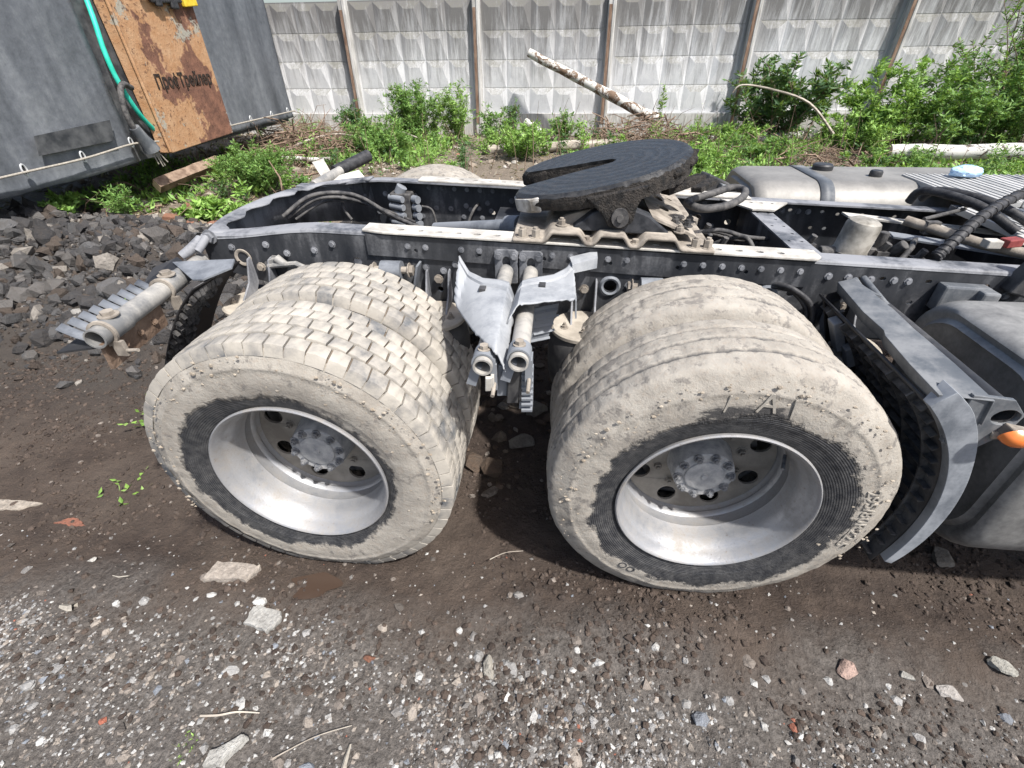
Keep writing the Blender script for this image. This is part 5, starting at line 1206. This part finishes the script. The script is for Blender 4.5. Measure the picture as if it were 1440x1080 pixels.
plant('weed', 'tiny green sprigs on the smooth mud near the left edge', 'weed', -2.55, -.85, .03, .14, 7, 4, .035, GREEN_L, 31, aspect=2, r0=.001, branch=0)
plant('weed', 'moss-like green tuft in the bottom left gravel', 'weed', -1.55, -1.80, .02, .05, 14, 6, .012, GREEN_L, 32, r0=.0008, branch=0)
plant('weed', 'small green weed among dark asphalt chunks at the left edge', 'weed', -3.5, .55, .12, .12, 10, 12, .035, GREEN_L, 33, r0=.0015, branch=0)
# ground cover that nobody could count
r = np.random.default_rng(77); N = 12000
px = r.uniform(-9, 9, N); py = r.uniform(2.6, 8.0, N); k = fbm(px*.55+4, py*.55, None, 3)+.10*(px > 1)-.05
keep = k > -.03; px, py = px[keep], py[keep]; P = np.stack([px, py, hz(px, py)], 1); P = np.repeat(P, 5, 0)+r.normal(0, .03, (len(P)*5, 3))*np.array((1, 1, .3)); P[:, 2] = np.maximum(P[:, 2], hz(P[:, 0], P[:, 1]))
D = np.stack([r.normal(0, .7, len(P)), r.normal(0, .7, len(P)), np.ones(len(P))], 1); P[:, 2] += r.uniform(0, .10, len(P))
V_, F_, c_ = leaf_cloud(P, D, .085, GREEN_M+GREEN_L, 5, .2, 2.6)
tag(np_mesh('ground_cover', V_, F_, 'leaf', None, c_), 'low green weeds and grass scattered before the fence', 'ground cover', kind='stuff')
r = np.random.default_rng(78); N = 9000      # dry leaf and bark litter
px = r.uniform(-8, 8, N); py = r.uniform(2.2, 8.0, N); P = np.stack([px, py, hz(px, py)+.008], 1); D = np.stack([r.normal(0, 1, N), r.normal(0, 1, N), r.normal(0, .15, N)], 1)
V_, F_, c_ = leaf_cloud(P, D, .09, [(.22, .16, .11), (.30, .24, .17), (.13, .09, .065), (.36, .31, .25)], 6, .0, 3.2)
tag(np_mesh('leaf_litter', V_, F_, 'leaf', None, c_), 'dry brown leaf litter on the ground before the fence', 'litter', kind='stuff')
vv, ff, cc, off = [], [], [], 0
for k in range(420):      # wispy sprigs between the larger weeds
    x = r.uniform(-6.5, 7.5); y = r.uniform(3.0, 7.9)
    if -1.8 < x < 1.0 and y < 4.5 or (x < -5 and y < 6.6): continue
    V_, F_, c_, st = stems_and_leaves(None, r.uniform(.15, .55), r.uniform(.05, .16), r.integers(3, 8), 16, r.uniform(.04, .085), [GREEN_M, GREEN_L, GREEN_L, GREEN_D][r.integers(0, 4)], 300+k, branch=1, aspect=r.uniform(2, 5))
    vv.append(V_+np.array((x, y, float(hz(x, y))))); ff.append(F_+off); cc.append(c_); off += len(V_)
tag(np_mesh('wild_sprigs', np.concatenate(vv), np.concatenate(ff), 'leaf', None, np.concatenate(cc)), 'wispy green sprigs growing all over the waste ground', 'weeds', kind='stuff')
b = MB()
for k in range(260):      # dead stalks standing among the weeds
    x = r.uniform(-6, 7.5); y = r.uniform(4.2, 7.9); h = r.uniform(.15, .7); z = float(hz(x, y)); dx, dy = r.normal(0, .25, 2)*h
    b.tube([(x, y, z), (x+dx*.4, y+dy*.4, z+h*.6), (x+dx, y+dy, z+h)], [.006, .004, .002], 4, False)
tag(b.build('dead_stalks', 'twig_brown'), 'dead brown stalks standing among the weeds', 'stalks', kind='stuff')
# dry twigs
def twigs(name, label, cx, cy, rx, ry, h, n, seed, length=.5, mat='twig_brown'):
    r = np.random.default_rng(seed); b = MB()
    for k in range(n):
        a = r.uniform(0, 2*PI); q = math.sqrt(r.random()); x, y = cx+rx*q*math.cos(a), cy+ry*q*math.sin(a); z = float(hz(x, y))+h*(1-q*q)*r.random()+.01
        d = r.normal(0, 1, 3); d[2] *= .35; d = d/np.linalg.norm(d)*length*r.uniform(.4, 1.3); m = r.normal(0, .05, 3)*length*2
        rr = r.uniform(.003, .009) if r.random() < .9 else .016
        p2 = (x+d[0], y+d[1], max(z+d[2], float(hz(x+d[0], y+d[1]))+.01))
        b.tube([(x, y, z), (x+d[0]*.5+m[0], y+d[1]*.5+m[1], z+d[2]*.5+abs(m[2])), p2], [rr, rr*.8, rr*.4], 4, False)
    return tag(b.build(name, mat), label, 'brush', kind='stuff')
twigs('brush_heap', 'tangle of dry brown twigs below the trailer end', -4.7, 6.0, 1.1, 1.2, .45, 800, 1)
twigs('brush_heap', 'heap of dry brown brush under the leaning birch log', .75, 6.6, 1.0, .9, .50, 620, 2, .40)
twigs('brush_heap', 'scattered dry twigs and bark right of the fifth wheel', 2.6, 5.6, 2.0, 1.2, .14, 480, 3, .45)
twigs('brush_heap', 'dry sticks strewn over pale rubble under the tarpaulin', -5.0, 3.6, 1.3, 1.6, .05, 120, 4, .45)
twigs('straw', 'thin straw bits lying in the foreground mud', -.6, -1.5, 1.7, .5, .005, 9, 5, .07, 'rope_grey')
# ---- logs and branches
def log(name, label, cat, p0, p1, r, mat='birch_bark', n=16, wob=.012, cut=True):
    p0, p1 = Vector(p0), Vector(p1); r0, r1 = r if isinstance(r, tuple) else (r, r); e = empty(name, p0); tag(e, label, cat); d = p1-p0; rr = random.Random(label); pts = []; wob = 0 if n == 4 else wob; rs = []
    for q in range(9):
        t = q/8; pts.append(d*t+Vector((rr.uniform(-wob, wob), rr.uniform(-wob, wob), rr.uniform(-wob, wob)))); rs.append((r0+(r1-r0)*t)*rr.uniform(.94, 1.06))
    b = MB(); b.tube(pts, rs, n, False); b.build('bark', mat, e, 60)
    for p, rad, s in ((pts[0], rs[0], -1), (pts[-1], rs[-1], 1)):
        b = MB(); t = d.normalized()*s; b.tube([p-t*.01, p+t*.001], rad*.97, n); b.build('cut_end', 'wood_cut', e, 40)
    return e
log('birch_log', 'peeling birch log leaning up out of the brush heap towards the fence', 'log', (1.05, 7.4, .62), (-1.22, 7.75, 1.60), (.085, .07), 'birch_peeling')
log('birch_log', 'long fallen birch trunk lying in weeds below the dark bush', 'log', (1.75, 7.0, .36), (3.7, 7.2, .40), (.06, .08))
log('birch_log', 'thick fallen white trunk at the right edge behind the far tank', 'log', (3.9, 5.35, .46), (7.2, 5.3, .50), (.09, .105))
log('birch_log', 'short birch piece propped against the fence plinth', 'log', (-.95, 7.6, .36), (-1.28, 7.75, .55), (.065, .07))
log('timber', 'weathered grey timber lying behind the fifth wheel', 'timber', (-1.75, 6.0, .34), (.4, 6.35, .40), (.08, .075), 'wood_grey', 8)
log('stick', 'thin white birch stick lying below the rusty board', 'stick', (-5.1, 4.75, .42), (-3.9, 4.9, .40), .028, 'birch_bark', 8)
log('timber', 'short rusty brown beam lying under the end of the rusty board', 'timber', (-5.3, 3.2, .40), (-5.0, 4.0, .52), .08, 'twig_brown', 4)
def branch(label, pts, r, mat='wood_grey'):
    base = Vector(pts[0]); b = MB(); sp_ = smooth_pts([Vector(p)-base for p in pts], 5); b.tube(sp_, [r*(1-.5*i/len(sp_)) for i in range(len(sp_))], 6); return tag(b.build('branch', mat, None, 60, loc=base), label, 'branch')
branch('bare pale branch arching in front of the dark bush', [(3.55, 6.3, .55), (3.1, 6.4, .95), (2.55, 6.5, 1.12), (2.1, 6.5, 1.18), (1.98, 6.5, 1.08)], .022)
branch('pale bent stick over the twig heap under the trailer end', [(-4.9, 5.2, .35), (-4.5, 5.4, .55), (-4.1, 5.8, .60), (-3.8, 6.0, .50)], .02)
branch('thin stick among the weeds behind the frame', [(-3.6, 6.6, .62), (-3.1, 6.4, .50), (-2.8, 6.3, .42)], .016)
branch('thin pale twig on the mud between the two rear wheels', [(-.74, -1.10, .02), (-.68, -1.07, .03), (-.61, -1.05, .022)], .0025)
branch('twisted pale root lying on the bottom left gravel', [(-1.56, -1.72, .012), (-1.5, -1.715, .02), (-1.45, -1.70, .016), (-1.38, -1.695, .014)], .004)
branch('long dry grass stalk on gravel at the bottom left', [(-1.28, -1.80, .012), (-1.18, -1.74, .018), (-1.08, -1.70, .016)], .0022)
branch('forked pale twig against the rear tyre in the mud', [(-2.05, -.93, .01), (-1.95, -.98, .05), (-1.86, -.99, .03)], .005)
# ---- stones one could pick up
def slab(label, cat, x, y, outline, th, col, rotz=0, tilt=(0, 0), name='stone_slab', lift=.35, seed=0):
    rs_ = np.random.default_rng(seed+3); bm = bmesh.new(); ol = dens_loop(outline, 5); ol = [(a+rs_.normal(0, .0022), b_+rs_.normal(0, .0022)) for a, b_ in ol]
    rings = []
    for k, (sc, z) in enumerate(((.97, -th/2), (1, 0), (.985, th*.35), (.95, th*.48), (.6, th*.50), (.25, th*.50))):
        rings.append([bm.verts.new((a*sc, b_*sc, z+rs_.normal(0, th*.015))) for a, b_ in ol])
    n = len(ol)
    for k in range(5):
        for q in range(n): bm.faces.new((rings[k][q], rings[k][(q+1) % n], rings[k+1][(q+1) % n], rings[k+1][q]))
    bm.faces.new(rings[-1])
    me = bpy.data.meshes.new(name); bm.to_mesh(me); bm.free(); ca = me.color_attributes.new('Col', 'FLOAT_COLOR', 'POINT'); m = len(me.vertices)
    c = .74*np.array(col)[None]*(1+rs_.uniform(-.10, .10, (m, 1))); ca.data.foreach_set('color', np.concatenate([c, np.ones((m, 1))], 1).astype(np.float32).ravel())
    me.materials.append(MATS['stone_mixed']); me.polygons.foreach_set('use_smooth', [True]*len(me.polygons)); me.set_sharp_from_angle(angle=.6); o = link(name, me); o.location = (x, y, float(hz(x, y))+th*lift); o.rotation_euler = (*tilt, rotz); return tag(o, label, cat)
slab('flat pale brick-shaped slab on the mud in front of the rear wheel', 'slab', -1.735, -1.26, [(-.10, -.035), (.075, -.03), (.10, .03), (.07, .04), (-.085, .042)], .03, (.50, .44, .38), .02)
slab('irregular grey-white slab below the brick-shaped one', 'slab', -1.52, -1.41, [(-.065, -.02), (.03, -.055), (.065, -.01), (.055, .02), (-.035, .045), (-.06, .04)], .022, (.50, .49, .46), .1, seed=2)
slab('white wedge-shaped stone at the bottom edge, left of centre', 'stone', -1.42, -1.80, [(-.05, -.04), (.0, -.035), (.05, .035), (.03, .04), (-.045, -.005)], .03, (.55, .54, .50), .1, seed=3)
slab('thin pale wood chip at the left edge of the mud', 'chip', -2.98, -1.0, [(-.12, -.03), (.03, -.025), (.12, .012), (.0, .03), (-.12, .035)], .012, (.48, .42, .35), .1, seed=4)
one_stone('stone', 'upright oval whitish stone in the gravel at bottom centre', 'stone', -.69, -1.50, (.033, .055, .035), (.46, .43, .37), .15, seed=1)
one_stone('stone', 'pinkish broken brick lump in the gravel at lower right', 'stone', .49, -1.385, (.055, .05, .03), (.52, .37, .31), .3, seed=2)
one_stone('stone', 'small brown-red brick bit left of the oval stone', 'stone', -1.10, -1.50, (.028, .022, .02), (.24, .11, .07), .3, seed=3)
one_stone('stone', 'rust-red pebble at the bottom left corner', 'stone', -1.86, -1.76, (.022, .018, .014), (.48, .16, .10), .3, seed=4)
one_stone('stone', 'pale angular stone at the right edge of the gravel', 'stone', .985, -1.33, (.06, .04, .03), (.46, .45, .40), -.4, seed=5)
one_stone('stone', 'flat pinkish-grey stone right of the brick lump', 'stone', .77, -1.43, (.06, .035, .018), (.46, .43, .40), -.2, seed=6)
one_stone('stone', 'pale wedge stone between brick lump and flat stone', 'stone', .67, -1.39, (.04, .025, .02), (.47, .46, .42), -.3, seed=7)
one_stone('stone', 'grey earth-stained boulder under the arms between the wheels', 'stone', -.69, -.40, (.11, .09, .06), (.22, .20, .17), .2, seed=8)
one_stone('stone', 'pale flattened stone half sunk in mud between the wheels', 'stone', -.79, -.72, (.08, .05, .02), (.24, .21, .18), .5, seed=9)
one_stone('stone', 'grey block behind the hanging scraps between the wheels', 'stone', -.62, -.12, (.10, .10, .09), (.26, .24, .21), .9, seed=10)
one_stone('stone', 'pale debris lump under the fuel tank', 'stone', 1.08, -.90, (.10, .06, .04), (.22, .20, .17), .9, seed=11)
slab('orange-red brick sliver pressed in the smooth mud at left', 'brick', -2.62, -1.06, [(-.10, .0), (-.02, -.02), (.07, -.03), (.03, .0), (-.03, .03)], .012, (.34, .14, .09), .1, seed=12, lift=.1)
one_stone('stone', 'whitish stone on the mud by the left edge, above the gravel', 'stone', -2.36, -1.24, (.03, .018, .015), (.5, .48, .44), .4, seed=13)
A_ = (.125, .125, .127); ch = [(-3.02, .75, .15, 'large angular asphalt chunk just behind the rear mudguard arm'), (-3.35, .95, .13, 'asphalt chunk with flat grey face beside the large angular one'), (-3.9, .80, .17, 'dark asphalt chunk at the middle of the rubble heap'), (-4.3, 1.15, .22, 'biggest dark asphalt boulder near the left edge of the heap'), (-4.75, .95, .12, 'small dark chunk at the left edge below the boulder'), (-3.55, 1.35, .14, 'dull grey lump on the upper face of the rubble heap'), (-2.95, 2.05, .19, 'rounded dark boulder on the crest beside the frame end'), (-3.35, 2.15, .15, 'blackish chunk on the crest left of the rounded boulder'), (-4.6, 1.75, .16, 'broad dark lump on the crest under the weeds'), (-3.75, 1.75, .10, 'small crest chunk with a broken edge'), (-5.2, 1.3, .20, 'dark boulder at the far left of the rubble heap')]
for i, (x, y, s, lb) in enumerate(ch): one_stone('asphalt_chunk', lb, 'asphalt chunk', x, y, (s, s*.8, s*.62), tuple(c*(.8+.12*(i % 4)) for c in A_), i*1.1, 'asphalt chunks of the heap', (.2*math.sin(i), .2*math.cos(i*2)), seed=20+i)
slab('flat white tile fragment at the foot of the rubble heap', 'tile', -3.75, .42, [(-.07, -.03), (.06, -.04), (.08, .03), (-.05, .04)], .015, (.46, .46, .44), .2, (.15, 0), seed=30)
slab('pale flat shard resting against asphalt chunks on the heap', 'tile', -3.95, .55, [(-.10, -.03), (.08, -.02), (.10, .04), (-.08, .03)], .018, (.36, .35, .33), .4, (.3, .1), seed=31)
slab('broken reddish brick under the tarpaulin among pale rubble', 'brick', -4.8, 2.7, [(-.11, -.055), (.11, -.055), (.11, .05), (-.10, .055)], .06, (.33, .16, .10), .5, (.1, .2), 'brick', seed=32)
slab('half brick by the low leafy weed on the rubble', 'brick', -4.2, 2.55, [(-.07, -.055), (.07, -.05), (.06, .05), (-.06, .055)], .06, (.32, .15, .10), 1.0, (.2, .0), 'brick', seed=33)
slab('small red brick lump next to the frayed plug', 'brick', -4.95, 3.2, [(-.07, -.05), (.07, -.05), (.06, .05), (-.06, .055)], .06, (.36, .17, .11), 2.0, (.1, .2), 'brick', seed=34)
b = MB(); b.box((0, 0, 0), (.16, .025, .012), (0, .1, .35)); tag(b.build('plastic_strip_scrap', 'red_plastic', None, bevel=.003, loc=(-2.75, .28, float(hz(-2.75, .28))+.12)), 'small red plastic strip behind the broken comb of the mudguard', 'scrap')
# crumpled blue bag on the catwalk
bm = bmesh.new(); bmesh.ops.create_icosphere(bm, subdivisions=4, radius=1)
for v in bm.verts:
    p = v.co; k = 1+.28*float(fbm(p.x*2.2+3, p.y*2.2, p.z*2.2, 4)); q = .10*abs(float(vn(p.x*6, p.y*6, p.z*6))); p *= k-q; v.co = Vector((p.x*.075, p.y*.05, max(p.z, -.55)*.035))
me = bpy.data.meshes.new('plastic_bag'); bm.to_mesh(me); bm.free(); me.materials.append(MATS['bag_blue']); me.polygons.foreach_set('use_smooth', [True]*len(me.polygons)); me.set_sharp_from_angle(angle=.5)
o = link('plastic_bag', me); o.location = (1.61, .72, 1.118); tag(o, 'crumpled pale blue plastic bag lying on the catwalk slats', 'bag')
# puddle
b = MB(); ol = [(.085*(1+.25*math.sin(3*a+.5)+.12*math.sin(5*a))*math.cos(a)*1.0, .055*(1+.2*math.sin(2*a))*math.sin(a)) for a in np.linspace(0, 2*PI, 40, endpoint=False)]
b.add([(p[0], p[1], 0) for p in ol], [tuple(range(40))]); o = b.build('puddle', 'puddle_water', None, loc=(-1.40, -1.27, .012)); tag(o, 'small brown puddle', 'puddle', kind='structure')
